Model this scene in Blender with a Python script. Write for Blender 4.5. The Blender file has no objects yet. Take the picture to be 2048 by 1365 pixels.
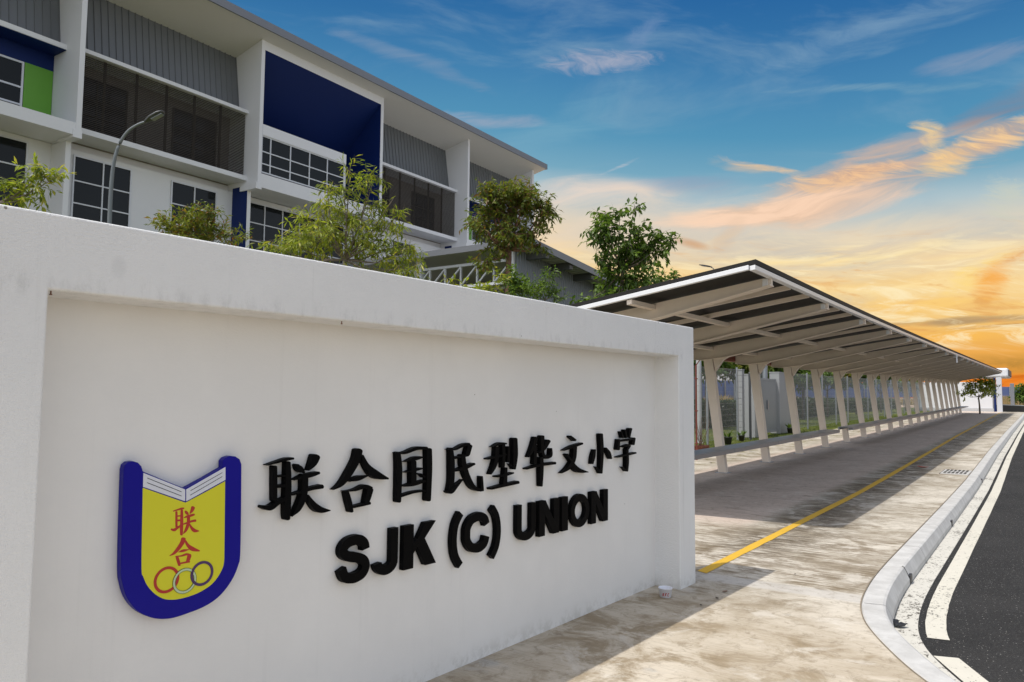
import bpy, bmesh, math, random
from math import radians as R, sin, cos, pi, sqrt
from mathutils import Vector as V, Matrix
SC = bpy.context.scene
COL = SC.collection
# ------------------------------------------------------------------ camera
CAMO = V((0, 0, 1.6)); FPX, PCX, PCY = 1500.0, 1024.0, 682.5
_y, _p, _r = R(35.4), R(4.1), R(0.5)
CF = V((-sin(_y)*cos(_p), cos(_y)*cos(_p), sin(_p)))
_rt = V((cos(_y), sin(_y), 0)); _up = _rt.cross(CF)
CR = cos(_r)*_rt + sin(_r)*_up; CU = -sin(_r)*_rt + cos(_r)*_up
cam = bpy.data.cameras.new('camera'); cam.sensor_width = 36; cam.lens = 36*FPX/2048
cam.clip_start = 0.05; cam.clip_end = 3000
camo = bpy.data.objects.new('camera', cam); COL.objects.link(camo)
M4 = Matrix.Identity(4)
for i in range(3):
    M4[i][0], M4[i][1], M4[i][2], M4[i][3] = CR[i], CU[i], -CF[i], CAMO[i]
camo.matrix_world = M4
SC.camera = camo
def ray(x, y): return CF + (x-PCX)/FPX*CR - (y-PCY)/FPX*CU          # direction through a point of the photograph
def on_plane(x, y, p, n):
    d = ray(x, y); n = V(n); return CAMO + d*((V(p)-CAMO).dot(n)/d.dot(n))
def at_depth(x, y, D): return CAMO + D*ray(x, y)
def zg(y):                                                             # the street climbs gently away from the sign
    t = max(0.0, min(y-12.0, 68.0)); return 0.0085*t*t/(t+6.0)
# ------------------------------------------------------------------ colour management
SC.view_settings.view_transform = 'Standard'; SC.view_settings.look = 'None'
EXPO = 0.66; SC.view_settings.exposure = EXPO; SC.view_settings.gamma = 1.0
# ------------------------------------------------------------------ node helper
def lin(c):
    return tuple((v/12.92 if v <= 0.04045 else ((v+0.055)/1.055)**2.4) for v in (x/255 for x in c)) + (1.0,)
class NT:
    def __init__(s, tree): s.t = tree; tree.nodes.clear()
    def n(s, typ, **kw):
        nd = s.t.nodes.new(typ)
        for k, v in kw.items():
            if k.startswith('_'): setattr(nd, k[1:], v)
        return nd
    def put(s, sock, v):
        if hasattr(v, 'is_output') or isinstance(v, bpy.types.NodeSocket): s.t.links.new(v, sock)
        else: sock.default_value = v
    def m(s, op, a, b=None, c=None, clamp=False):
        nd = s.t.nodes.new('ShaderNodeMath'); nd.operation = op; nd.use_clamp = clamp
        s.put(nd.inputs[0], a)
        if b is not None: s.put(nd.inputs[1], b)
        if c is not None: s.put(nd.inputs[2], c)
        return nd.outputs[0]
    def mix(s, f, a, b, blend='MIX'):
        nd = s.t.nodes.new('ShaderNodeMix'); nd.data_type = 'RGBA'; nd.blend_type = blend
        s.put(nd.inputs[0], f); s.put(nd.inputs[6], a); s.put(nd.inputs[7], b); return nd.outputs[2]
    def ss(s, v, a, b):
        nd = s.t.nodes.new('ShaderNodeMapRange'); nd.interpolation_type = 'SMOOTHSTEP'
        s.put(nd.inputs[0], v); nd.inputs[1].default_value = a; nd.inputs[2].default_value = b
        nd.inputs[3].default_value = 0; nd.inputs[4].default_value = 1; return nd.outputs[0]
    def ramp(s, v, stops, interp='LINEAR'):
        nd = s.t.nodes.new('ShaderNodeValToRGB'); cr = nd.color_ramp; cr.interpolation = interp
        while len(cr.elements) < len(stops): cr.elements.new(0.5)
        for e, (p, c) in zip(cr.elements, stops): e.position = p; e.color = c
        s.put(nd.inputs[0], v); return nd.outputs[0]
    def noise(s, vec, scale, detail=4, rough=0.55, dist=0.0, col=False):
        nd = s.t.nodes.new('ShaderNodeTexNoise'); s.put(nd.inputs['Vector'], vec)
        nd.inputs['Scale'].default_value = scale; nd.inputs['Detail'].default_value = detail
        nd.inputs['Roughness'].default_value = rough; nd.inputs['Distortion'].default_value = dist
        return nd.outputs[1 if col else 0]
    def vor(s, vec, scale, feat='F1', out=0):
        nd = s.t.nodes.new('ShaderNodeTexVoronoi'); nd.feature = feat; s.put(nd.inputs['Vector'], vec)
        nd.inputs['Scale'].default_value = scale; return nd.outputs[out]
    def mapv(s, vec, scale=(1, 1, 1), rot=(0, 0, 0), loc=(0, 0, 0)):
        nd = s.t.nodes.new('ShaderNodeMapping'); s.put(nd.inputs[0], vec)
        nd.inputs[1].default_value = loc; nd.inputs[2].default_value = rot; nd.inputs[3].default_value = scale; return nd.outputs[0]
    def xyz(s, vec):
        nd = s.t.nodes.new('ShaderNodeSeparateXYZ'); s.put(nd.inputs[0], vec); return nd.outputs
    def comb(s, x, y, z):
        nd = s.t.nodes.new('ShaderNodeCombineXYZ'); s.put(nd.inputs[0], x); s.put(nd.inputs[1], y); s.put(nd.inputs[2], z); return nd.outputs[0]
    def tc(s, o='Object'): return s.t.nodes.new('ShaderNodeTexCoord').outputs[o]
    def bump(s, h, strength=0.2, dist=0.01):
        nd = s.t.nodes.new('ShaderNodeBump'); s.put(nd.inputs['Height'], h)
        nd.inputs['Strength'].default_value = strength; nd.inputs['Distance'].default_value = dist; return nd.outputs[0]
    def bsdf(s, col, rough=0.6, metal=0.0, normal=None, spec=0.5):
        nd = s.t.nodes.new('ShaderNodeBsdfPrincipled'); s.put(nd.inputs['Base Color'], col); s.put(nd.inputs['Roughness'], rough)
        nd.inputs['Metallic'].default_value = metal; nd.inputs['Specular IOR Level'].default_value = spec
        if normal is not None: s.put(nd.inputs['Normal'], normal)
        return nd.outputs[0]
    def out(s, sh, world=False):
        nd = s.t.nodes.new('ShaderNodeOutputWorld' if world else 'ShaderNodeOutputMaterial'); s.t.links.new(sh, nd.inputs[0])
# ------------------------------------------------------------------ sky: daylight overhead, sunset colours towards the end of the street
SUN = V((-0.175, -0.37, 0.91)).normalized()
wd = bpy.data.worlds.new('World'); SC.world = wd; wd.use_nodes = True
def build_sky():
    k = NT(wd.node_tree)
    d = k.tc('Generated'); x, y, z = k.xyz(d)
    D2 = 180/pi
    el = k.m('MULTIPLY', k.m('ARCSINE', k.m('MAXIMUM', k.m('MINIMUM', z, 1.0), -1.0)), D2)
    az = k.m('MULTIPLY', k.m('ARCTAN2', x, y), D2)                     # 0 along the street, negative to the west
    nz = k.comb(k.m('MULTIPLY', az, 0.055), k.m('MULTIPLY', el, 0.22), 0.0)
    w1 = k.noise(nz, 1.0, 3, 0.5)
    w2 = k.noise(k.comb(k.m('MULTIPLY', az, 0.05), k.m('MULTIPLY', el, 0.2), 7.3), 1.0, 3, 0.5)
    azw = k.m('ADD', az, k.m('MULTIPLY', k.m('SUBTRACT', w1, 0.5), 7.0))
    elw = k.m('ADD', el, k.m('MULTIPLY', k.m('SUBTRACT', w2, 0.5), 3.6))
    elb = k.m('ADD', el, k.m('MULTIPLY', k.m('SUBTRACT', w2, 0.5), k.ss(el, 1.0, 8.0)))
    elb = k.m('ADD', elb, k.m('MULTIPLY', k.ss(k.m('MULTIPLY', az, -1.0), 8, 40), -2.6))
    st = [(0.0, (205, 104, 30)), (0.9, (228, 112, 28)), (1.5, (236, 128, 34)), (1.75, (186, 132, 56)), (2.4, (196, 144, 66)), (3.0, (238, 172, 82)), (4.2, (242, 186, 98)),
          (5.6, (246, 204, 130)), (7.5, (249, 217, 156)), (9.5, (243, 216, 172)), (11.5, (220, 210, 192)), (13.2, (176, 196, 203)), (15.0, (118, 168, 192)), (18.0, (84, 148, 184)),
          (21.5, (68, 130, 176)), (25.0, (50, 111, 165)), (29.0, (34, 94, 156)), (38.0, (30, 88, 152))]
    base = k.ramp(k.m('DIVIDE', elb, 40.0), [(e/40, lin(c)) for e, c in st])
    fine = k.noise(k.comb(k.m('MULTIPLY', azw, 0.14), k.m('MULTIPLY', k.m('ADD', elw, k.m('MULTIPLY', az, -0.12)), 0.75), 0.0), 1.0, 8, 0.62, 0.6)
    wisp = k.noise(k.comb(k.m('MULTIPLY', azw, 0.30), k.m('MULTIPLY', k.m('ADD', elw, k.m('MULTIPLY', azw, 0.25)), 1.1), 3.0), 1.0, 9, 0.66, 1.2)
    col = base
    def cloud(col, a0, e0, ra, re, rot, c, s, tex, k_n=1.4, c2=None, soft=1.5):
        c_, s_ = cos(R(rot)), sin(R(rot))
        da = k.m('SUBTRACT', azw, a0); de = k.m('SUBTRACT', elw, e0)
        u = k.m('DIVIDE', k.m('ADD', k.m('MULTIPLY', da, c_), k.m('MULTIPLY', de, s_)), ra)
        v = k.m('DIVIDE', k.m('SUBTRACT', k.m('MULTIPLY', de, c_), k.m('MULTIPLY', da, s_)), re)
        r2 = k.m('ADD', k.m('MULTIPLY', u, u), k.m('MULTIPLY', v, v))
        f = k.m('ADD', k.m('SUBTRACT', 1.0, r2), k.m('MULTIPLY', k.m('SUBTRACT', tex, 0.5), k_n*2))
        f = k.m('MULTIPLY', k.ss(f, -0.15, soft), s)
        cc = lin(c)
        if c2: cc = k.mix(k.ss(tex, 0.38, 0.60), lin(c2), lin(c))
        return k.mix(f, col, cc)
    # thin veils over the blue
    veil = k.noise(k.comb(k.m('MULTIPLY', azw, 0.045), k.m('MULTIPLY', k.m('ADD', elw, k.m('MULTIPLY', az, 0.10)), 0.16), 5.0), 1.0, 7, 0.6, 0.8)
    col = k.mix(k.m('MULTIPLY', k.ss(veil, 0.46, 0.72), 0.42), col, lin((150, 178, 196)))
    # cream and grey veils over the treetops
    col = cloud(col, -29, 15.0, 7, 1.3, 0, (250, 222, 200), 0.75, fine, 1.0)
    col = cloud(col, -24, 12.6, 15, 2.6, 2, (230, 213, 192), 0.75, fine, 1.0)
    col = cloud(col, -17, 10.9, 14, 1.6, 2, (238, 218, 184), 0.65, fine, 1.2, (216, 200, 180))
    col = cloud(col, -21.5, 15.3, 4.5, 0.8, -4, (142, 160, 184), 0.6, fine, 1.2)
    # long peach bank: broad soft body, sharper lower slab, gold crest and forked feather on top
    col = cloud(col, -9.5, 15.0, 8.5, 2.1, 9, (226, 184, 152), 0.85, fine, 1.3, (190, 170, 160))
    col = cloud(col, -15.5, 13.3, 9.0, 1.15, 3, (252, 214, 184), 0.92, fine, 1.2, (232, 192, 160), 1.1)
    col = cloud(col, -11.0, 15.0, 5.5, 0.8, 5, (248, 200, 150), 0.8, wisp, 1.8, (206, 162, 132))
    col = cloud(col, -16.3, 16.2, 3.4, 0.42, -24, (250, 206, 150), 0.75, wisp, 1.7)
    col = cloud(col, -18.0, 16.6, 2.6, 0.7, -20, (214, 190, 160), 0.55, fine, 1.4)
    col = cloud(col, -4.6, 15.4, 2.4, 1.0, 20, (253, 210, 142), 0.9, wisp, 1.4)
    col = cloud(col, -5.3, 16.9, 2.3, 0.75, -48, (254, 214, 146), 0.85, wisp, 1.6)
    col = cloud(col, -1.6, 16.5, 4.2, 0.9, 18, (254, 208, 148), 0.92, wisp, 1.4, (234, 180, 130))
    col = cloud(col, -2.6, 17.4, 2.6, 0.8, 0, (196, 168, 150), 0.65, fine, 1.6)
    col = cloud(col, -1.0, 18.5, 4.2, 1.0, 10, (140, 132, 142), 0.6, fine, 1.6)
    col = cloud(col, -2.0, 12.7, 1.8, 1.5, -25, (206, 208, 190), 0.6, wisp, 2.0)
    # yellow layers
    col = cloud(col, -7.5, 9.9, 8.0, 1.0, -3, (255, 230, 172), 0.85, fine, 1.5, (240, 210, 160))
    col = cloud(col, -15.3, 9.9, 4.5, 0.6, 0, (255, 228, 168), 0.85, fine, 1.4)
    col = cloud(col, -10.0, 7.6, 9.0, 0.9, 2, (255, 226, 164), 0.8, fine, 1.7, (244, 198, 120))
    col = cloud(col, -21.0, 11.3, 1.6, 0.42, -12, (206, 156, 112), 0.8, fine, 1.2)
    col = cloud(col, -18.6, 11.6, 1.5, 1.0, 60, (214, 186, 160), 0.5, fine, 1.4)
    col = cloud(col, -3.6, 7.9, 2.6, 0.9, 30, (255, 220, 132), 0.85, wisp, 1.6)
    col = cloud(col, -2.3, 7.7, 1.9, 1.05, 40, (248, 170, 72), 0.85, wisp, 1.7)
    col = cloud(col, -14.0, 7.9, 2.4, 0.28, -6, (232, 170, 96), 0.6, fine, 1.4)
    col = cloud(col, -5.5, 6.2, 7.0, 0.6, 1, (252, 206, 118), 0.8, fine, 1.8, (232, 170, 88))
    col = cloud(col, -5.0, 5.0, 7.0, 0.42, 1, (160, 136, 108), 0.75, fine, 2.0)
    col = cloud(col, -2.0, 4.4, 5.0, 0.3, 1, (192, 140, 84), 0.7, wisp, 2.0)
    col = cloud(col, -4.0, 3.7, 6.0, 0.45, 0, (252, 190, 90), 0.85, fine, 2.0)
    col = cloud(col, -1.5, 1.25, 5.0, 0.16, 0, (180, 88, 28), 0.6, fine, 2.0)
    # broken golden banks low over the end of the street
    brk = k.noise(k.comb(k.m('MULTIPLY', azw, 0.20), k.m('MULTIPLY', k.m('ADD', elw, k.m('MULTIPLY', azw, 0.10)), 0.95), 11.0), 1.0, 9, 0.64, 0.9)
    low = k.m('MULTIPLY', k.ss(el, 2.2, 4.0), k.m('SUBTRACT', 1.0, k.ss(el, 8.5, 12.5)))
    col = k.mix(k.m('MULTIPLY', low, k.m('MULTIPLY', k.ss(brk, 0.50, 0.66), 0.75)), col, lin((255, 238, 194)))
    col = k.mix(k.m('MULTIPLY', low, k.m('MULTIPLY', k.m('SUBTRACT', 1.0, k.ss(brk, 0.32, 0.46)), 0.55)), col, lin((226, 160, 88)))
    lowb = k.m('MULTIPLY', k.ss(el, 0.2, 0.9), k.m('SUBTRACT', 1.0, k.ss(el, 2.4, 3.6)))
    col = k.mix(k.m('MULTIPLY', lowb, k.m('MULTIPLY', k.ss(brk, 0.46, 0.62), 0.45)), col, lin((250, 170, 72)))
    # high wisps
    col = cloud(col, -28.9, 24.6, 5.4, 0.95, -3, (176, 178, 194), 0.75, wisp, 1.6)
    col = cloud(col, -25.0, 26.0, 2.0, 1.0, 30, (120, 148, 186), 0.5, wisp, 1.6)
    col = cloud(col, -38.5, 20.4, 6.0, 0.7, 2, (184, 178, 190), 0.6, fine, 1.8)
    col = cloud(col, -9.6, 20.4, 7.0, 0.40, -7, (150, 180, 190), 0.42, fine, 1.8)
    col = cloud(col, -10.7, 24.3, 7.0, 0.55, 10, (126, 160, 190), 0.42, wisp, 1.8)
    col = cloud(col, -2.0, 21.0, 4.5, 0.8, 2, (150, 160, 182), 0.5, fine, 1.8)
    col = cloud(col, -44.0, 24.6, 8.0, 0.7, -18, (128, 152, 180), 0.6, fine, 1.6)
    col = cloud(col, -26.3, 17.0, 1.3, 0.25, 42, (200, 200, 206), 0.5, wisp, 1.6)
    col = cloud(col, -32.0, 20.0, 7.0, 1.6, 22, (116, 166, 192), 0.6, fine, 1.6)
    nish = k.n('ShaderNodeTexSky', _sky_type='NISHITA')
    nish.sun_disc = False; nish.sun_elevation = math.asin(SUN.z); nish.sun_rotation = math.atan2(SUN.x, SUN.y)
    nish.air_density = 1.0; nish.dust_density = 1.5; nish.ozone_density = 1.0
    bw = k.n('ShaderNodeRGBToBW'); k.put(bw.inputs[0], nish.outputs[0])          # hazy tropical daylight: much of the blue is washed out
    haz = k.mix(0.62, nish.outputs[0], k.comb(bw.outputs[0], bw.outputs[0], bw.outputs[0]))
    day = k.mix(1.0, haz, (0.168, 0.165, 0.163, 1), 'MULTIPLY')
    # the sunset bank covers the north-western quarter up to about forty degrees
    fa = k.m('SUBTRACT', 1.0, k.ss(k.m('ABSOLUTE', k.m('ADD', az, 32.0)), 52.0, 85.0))
    fe = k.m('SUBTRACT', 1.0, k.ss(el, 31.0, 46.0))
    col = k.mix(1.0, col, (2**-EXPO,)*3+(1,), 'MULTIPLY')
    tot = k.mix(k.m('MULTIPLY', fa, fe), day, col)
    bg = k.n('ShaderNodeBackground'); k.put(bg.inputs[0], tot); bg.inputs[1].default_value = 1.0
    k.out(bg.outputs[0], True)
build_sky()
sl = bpy.data.lights.new('sun', 'SUN'); sl.energy = 2.05; sl.angle = R(0.53); sl.color = (1.0, 0.95, 0.87)
so = bpy.data.objects.new('sun', sl); COL.objects.link(so); so.rotation_euler = SUN.to_track_quat('Z', 'Y').to_euler(); so.location = SUN*60
# ------------------------------------------------------------------ mesh helpers
class MB:
    def __init__(s): s.v = []; s.f = []
    def add(s, vs, fs):
        o = len(s.v); s.v += [tuple(p) for p in vs]; s.f += [tuple(i+o for i in q) for q in fs]; return s
    def box(s, x0, x1, y0, y1, z0, z1):
        return s.add([(x, y, z) for z in (z0, z1) for y in (y0, y1) for x in (x0, x1)], [(0, 2, 3, 1), (4, 5, 7, 6), (0, 1, 5, 4), (2, 6, 7, 3), (0, 4, 6, 2), (1, 3, 7, 5)])
    def hexa(s, b, t): return s.add(list(b)+list(t), [(3, 2, 1, 0), (4, 5, 6, 7), (0, 1, 5, 4), (1, 2, 6, 5), (2, 3, 7, 6), (3, 0, 4, 7)])
    def bar(s, a, b, w, h, up=(0, 0, 1)):
        a, b = V(a), V(b); d = (b-a).normalized(); u = V(up)
        if abs(d.dot(u)) > 0.98: u = V((0, 1, 0))
        r = d.cross(u).normalized(); u = r.cross(d)
        q = [(-r*w-u*h)/2, (r*w-u*h)/2, (r*w+u*h)/2, (-r*w+u*h)/2]
        return s.hexa([a+i for i in q], [b+i for i in q])
    def tube(s, pts, rad, n=8, cap=True):
        pts = [V(p) for p in pts]; rad = rad if isinstance(rad, (list, tuple)) else [rad]*len(pts)
        rings = []; ref = V((0.31, 0.17, 0.93))
        for i, p in enumerate(pts):
            d = (pts[min(i+1, len(pts)-1)]-pts[max(i-1, 0)]).normalized()
            a = d.cross(ref)
            if a.length < 0.05: a = d.cross(V((1, 0, 0)))
            a.normalize(); b = d.cross(a)
            rings.append([p+rad[i]*(cos(2*pi*j/n)*a+sin(2*pi*j/n)*b) for j in range(n)])
        vs = [q for r_ in rings for q in r_]
        fs = [(i*n+j, i*n+(j+1) % n, (i+1)*n+(j+1) % n, (i+1)*n+j) for i in range(len(pts)-1) for j in range(n)]
        if cap: fs += [tuple(range(n-1, -1, -1)), tuple((len(pts)-1)*n+j for j in range(n))]
        return s.add(vs, fs)
    def lathe(s, prof, c=(0, 0, 0), n=20):
        m = len(prof); vs = [(c[0]+r*cos(2*pi*j/n), c[1]+r*sin(2*pi*j/n), c[2]+z) for j in range(n) for r, z in prof]
        return s.add(vs, [(j*m+i, ((j+1) % n)*m+i, ((j+1) % n)*m+i+1, j*m+i+1) for j in range(n) for i in range(m-1)])
    def build(s, name, mat, parent=None, bevel=0, smooth=False, seg=2):
        me = bpy.data.meshes.new(name); me.from_pydata(s.v, [], s.f); me.update()
        bm = bmesh.new(); bm.from_mesh(me); bmesh.ops.recalc_face_normals(bm, faces=bm.faces); bm.to_mesh(me); bm.free()
        o = bpy.data.objects.new(name, me); COL.objects.link(o); me.materials.append(mat)
        if parent: o.parent = parent
        if smooth: me.shade_smooth()
        if bevel:
            b = o.modifiers.new('bevel', 'BEVEL'); b.width = bevel; b.segments = seg; b.limit_method = 'ANGLE'; b.angle_limit = R(40)
        return o
    def raw(s, name, mat, parent=None):                                  # no normal fixing (leaves)
        me = bpy.data.meshes.new(name); me.from_pydata(s.v, [], s.f); me.update()
        o = bpy.data.objects.new(name, me); COL.objects.link(o); me.materials.append(mat)
        if parent: o.parent = parent
        return o
def tag(o, label=None, cat=None, group=None, kind=None):
    if label: o['label'] = label
    if cat: o['category'] = cat
    if group: o['group'] = group
    if kind: o['kind'] = kind
    return o
def thing(name, label, cat, loc=(0, 0, 0), rz=0, group=None):
    o = bpy.data.objects.new(name, None); COL.objects.link(o); o.location = loc; o.rotation_euler = (0, 0, rz)
    return tag(o, label, cat, group)
# ------------------------------------------------------------------ materials
def mat(name):
    m = bpy.data.materials.new(name); m.use_nodes = True; return m, NT(m.node_tree)
def plain(name, col, rough=0.55, metal=0.0, var=0.10, scale=3.0, bump=0.0, spec=0.5):
    m, k = mat(name); p = k.tc()
    n = k.noise(p, scale, 5, 0.6); n2 = k.noise(p, scale*9, 3, 0.6)
    f = k.m('ADD', 1-var, k.m('MULTIPLY', k.m('ADD', k.m('MULTIPLY', n, 0.7), k.m('MULTIPLY', n2, 0.3)), 2*var))
    nor = k.bump(k.noise(p, 60, 3), bump, 0.01) if bump else None
    k.out(k.bsdf(k.mix(1.0, col+(1,) if len(col) == 3 else col, k.comb(f, f, f), 'MULTIPLY'), k.m('ADD', rough-0.06, k.m('MULTIPLY', n, 0.12)), metal, nor, spec)); return m
def render_wall(name, col, tex_strength, streak, frame=False):
    m, k = mat(name); p = k.tc()
    x, y, z = k.xyz(p)
    pl = k.noise(k.mapv(p, (1, 1, 2.4)), 55, 4, 0.6); pf = k.noise(k.mapv(p, (1, 1, 1.8)), 190, 2, 0.5)
    h = k.m('ADD', k.m('MULTIPLY', pl, 0.7), k.m('MULTIPLY', pf, 0.4))
    big = k.noise(p, 1.3, 5, 0.6)
    c = k.mix(k.ss(big, 0.35, 0.7), tuple(v*0.95 for v in col)+(1,), col+(1,))
    run = k.noise(k.mapv(p, (1, 9, 0.35)), 1.6, 6, 0.65)                # rain runs
    c = k.mix(k.m('MULTIPLY', k.ss(run, 0.56, 0.80), streak), c, (0.40, 0.40, 0.38, 1))
    if frame:                                                            # grime where water hangs above the recess, dirt at the foot
        g = k.m('MULTIPLY', k.m('SUBTRACT', 1.0, k.ss(k.m('ABSOLUTE', k.m('SUBTRACT', z, 1.95)), 0.0, 0.09)), k.ss(k.noise(k.mapv(p, (1, 1, 0.5)), 14, 7, 0.75), 0.46, 0.70))
        c = k.mix(k.m('MULTIPLY', g, 0.22), c, (0.22, 0.22, 0.21, 1))
        sm = k.m('SUBTRACT', 1.0, k.ss(k.m('ADD', k.m('POWER', k.m('DIVIDE', k.m('ADD', y, 4.93), 0.035), 2.0), k.m('POWER', k.m('DIVIDE', k.m('SUBTRACT', z, 2.05), 0.05), 2.0)), 0.0, 1.0))
        c = k.mix(k.m('MULTIPLY', sm, 0.13), c, (0.3, 0.3, 0.3, 1))
    ft = k.m('MULTIPLY', k.m('SUBTRACT', 1.0, k.ss(z, 0.0, 0.13)), k.ss(k.noise(p, 11, 6, 0.7), 0.42, 0.62))
    c = k.mix(k.m('MULTIPLY', ft, 0.28), c, (0.30, 0.28, 0.22, 1))
    sp = k.m('LESS_THAN', k.vor(k.mapv(p, (0.05, 1, 1)), 3.1), 0.016)
    c = k.mix(k.m('MULTIPLY', sp, 0.75), c, (0.10, 0.08, 0.06, 1))
    k.out(k.bsdf(c, 0.75, 0, k.bump(h, tex_strength, 0.012), 0.3)); return m
M = {}
M['frame'] = render_wall('frame_paint', (0.80, 0.80, 0.79), 0.50, 0.34, True)
M['panel'] = render_wall('panel_paint', (0.80, 0.79, 0.77), 0.16, 0.10)
M['bwhite'] = plain('facade_white', (0.70, 0.71, 0.73), 0.6, 0, 0.05, 0.7)
M['soffit'] = plain('soffit_white', (0.62, 0.61, 0.58), 0.7, 0, 0.05, 0.5)
M['navy'] = plain('navy_paint', (0.0045, 0.018, 0.110), 0.55, 0, 0.10, 0.6, 0, 0.2)
M['green'] = plain('green_paint', (0.115, 0.33, 0.03), 0.5, 0, 0.06, 1.0)
M['clad'] = plain('grey_cladding', (0.15, 0.16, 0.17), 0.45, 0.25, 0.08, 0.6)
M['soffitmetal'] = plain('soffit_metal', (0.38, 0.39, 0.40), 0.5, 0.1, 0.1, 1)
M['shedclad'] = plain('shed_cladding', (0.17, 0.19, 0.22), 0.5, 0.2, 0.10, 0.7)
M['fascia'] = plain('roof_fascia', (0.20, 0.21, 0.235), 0.45, 0.2, 0.05, 0.7)
M['louvre'] = plain('louvre_dark', (0.050, 0.043, 0.036), 0.6, 0.1, 0.10, 1.5, 0, 0.2)
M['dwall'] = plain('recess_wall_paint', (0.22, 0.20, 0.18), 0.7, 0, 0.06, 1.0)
M['jointdirt'] = plain('joint_dirt', (0.22, 0.18, 0.13), 0.9, 0, 0.8, 6)
M['gapdark'] = plain('dark_gap', (0.05, 0.045, 0.04), 0.9, 0, 0.2, 6)
M['alu'] = plain('white_aluminium', (0.60, 0.62, 0.66), 0.4, 0.1, 0.04, 2)
M['galv'] = plain('galvanised', (0.33, 0.35, 0.38), 0.42, 0.75, 0.12, 8)
M['lampgrey'] = plain('lamp_grey', (0.17, 0.19, 0.205), 0.5, 0.3, 0.12, 5)
M['darksteel'] = plain('dark_steel', (0.09, 0.095, 0.10), 0.5, 0.5, 0.1, 6)
M['shelter'] = plain('shelter_paint', (0.71, 0.62, 0.53), 0.5, 0, 0.12, 1.6, 0, 0.3)
M['gutterw'] = plain('gutter_white', (0.75, 0.76, 0.78), 0.35, 0.1, 0.05, 2)
M['roofdark'] = plain('roof_dark', (0.018, 0.017, 0.016), 0.6, 0.0, 0.15, 2, 0, 0.2)
M['black'] = plain('black_acrylic', (0.0025, 0.0025, 0.0028), 0.5, 0, 0.2, 6, 0, 0.05)
M['eblue'] = plain('emblem_blue', (0.006, 0.004, 0.24), 0.4, 0, 0.06, 6, 0, 0.16)
M['eyellow'] = plain('emblem_yellow', (0.66, 0.63, 0.032), 0.45, 0, 0.03, 5, 0, 0.2)
M['ered'] = plain('emblem_red', (0.42, 0.022, 0.014), 0.4, 0, 0.05, 9)
M['epale'] = plain('emblem_pale_green', (0.50, 0.62, 0.38), 0.4, 0, 0.03, 9)
M['epurple'] = plain('emblem_purple', (0.065, 0.022, 0.11), 0.4, 0, 0.05, 9)
M['ewhite'] = plain('emblem_white', (0.66, 0.68, 0.74), 0.4, 0, 0.03, 9)
M['paper'] = plain('paper_white', (0.78, 0.79, 0.84), 0.5, 0, 0.04, 20)
M['cupred'] = plain('print_red', (0.40, 0.03, 0.04), 0.5, 0, 0.1, 40)
M['hoard'] = plain('blue_hoarding', (0.12, 0.17, 0.37), 0.6, 0.1, 0.10, 0.5)
M['sand'] = plain('sand', (0.50, 0.39, 0.29), 0.9, 0, 0.30, 0.5)
M['bark'] = plain('bark_grey', (0.16, 0.13, 0.10), 0.9, 0, 0.35, 9, 0.6)
M['redbark'] = plain('bark_red', (0.20, 0.105, 0.070), 0.85, 0, 0.45, 7, 0.5)
M['rust'] = plain('red_pipe', (0.20, 0.045, 0.03), 0.5, 0.1, 0.2, 8)
M['pot'] = plain('black_pot', (0.02, 0.02, 0.022), 0.5, 0, 0.15, 10)
M['brick'] = plain('terracotta', (0.28, 0.09, 0.05), 0.8, 0, 0.2, 12)
M['pier'] = plain('pier_paint', (0.30, 0.31, 0.32), 0.7, 0, 0.10, 2)
M['post'] = plain('painted_post', (0.46, 0.47, 0.48), 0.6, 0, 0.08, 3)
M['greenpaint'] = M['alu']
def glass(name, tint):
    m, k = mat(name); p = k.tc()
    n = k.noise(p, 0.5, 2)
    k.out(k.bsdf(k.mix(n, tuple(v*0.7 for v in tint)+(1,), tint+(1,)), 0.06, 0, k.bump(k.noise(p, 0.8, 2), 0.03, 0.05), 0.22)); return m
M['glass'] = glass('dark_glass', (0.010, 0.0125, 0.014))
def leafmat(name, c1, c2, c3=None, trans=0.35):
    m, k = mat(name)
    g = k.n('ShaderNodeNewGeometry'); r = g.outputs['Random Per Island']
    st = [(0.0, c1+(1,)), (0.75, c2+(1,))] + ([(0.97, c3+(1,))] if c3 else [])
    c = k.ramp(r, st)
    n = k.noise(k.tc(), 1.4, 3)
    c = k.mix(1.0, c, k.ramp(n, [(0.3, (0.70, 0.74, 0.70, 1)), (0.7, (1.25, 1.2, 1.1, 1))]), 'MULTIPLY')
    a = k.bsdf(c, 0.42, 0, None, 0.4)
    t = k.n('ShaderNodeBsdfTranslucent'); k.put(t.inputs[0], k.mix(1.0, c, (1.35, 1.4, 0.6, 1), 'MULTIPLY'))
    mx = k.n('ShaderNodeMixShader'); mx.inputs[0].default_value = trans
    k.t.links.new(a, mx.inputs[1]); k.t.links.new(t.outputs[0], mx.inputs[2]); k.out(mx.outputs[0]); return m
M['leaf_light'] = leafmat('leaf_light', (0.11, 0.155, 0.022), (0.32, 0.37, 0.052), (0.40, 0.36, 0.07), 0.45)
M['leaf_rust'] = leafmat('leaf_rust', (0.085, 0.125, 0.020), (0.22, 0.25, 0.036), (0.30, 0.13, 0.03))
M['leaf_mid'] = leafmat('leaf_mid', (0.065, 0.100, 0.020), (0.195, 0.235, 0.040), (0.20, 0.11, 0.035), 0.42)
M['leaf_dark'] = leafmat('leaf_dark', (0.045, 0.090, 0.018), (0.145, 0.225, 0.046), None, 0.40)
M['leaf_hedge'] = leafmat('leaf_hedge', (0.016, 0.034, 0.010), (0.050, 0.085, 0.020), None, 0.2)
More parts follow.
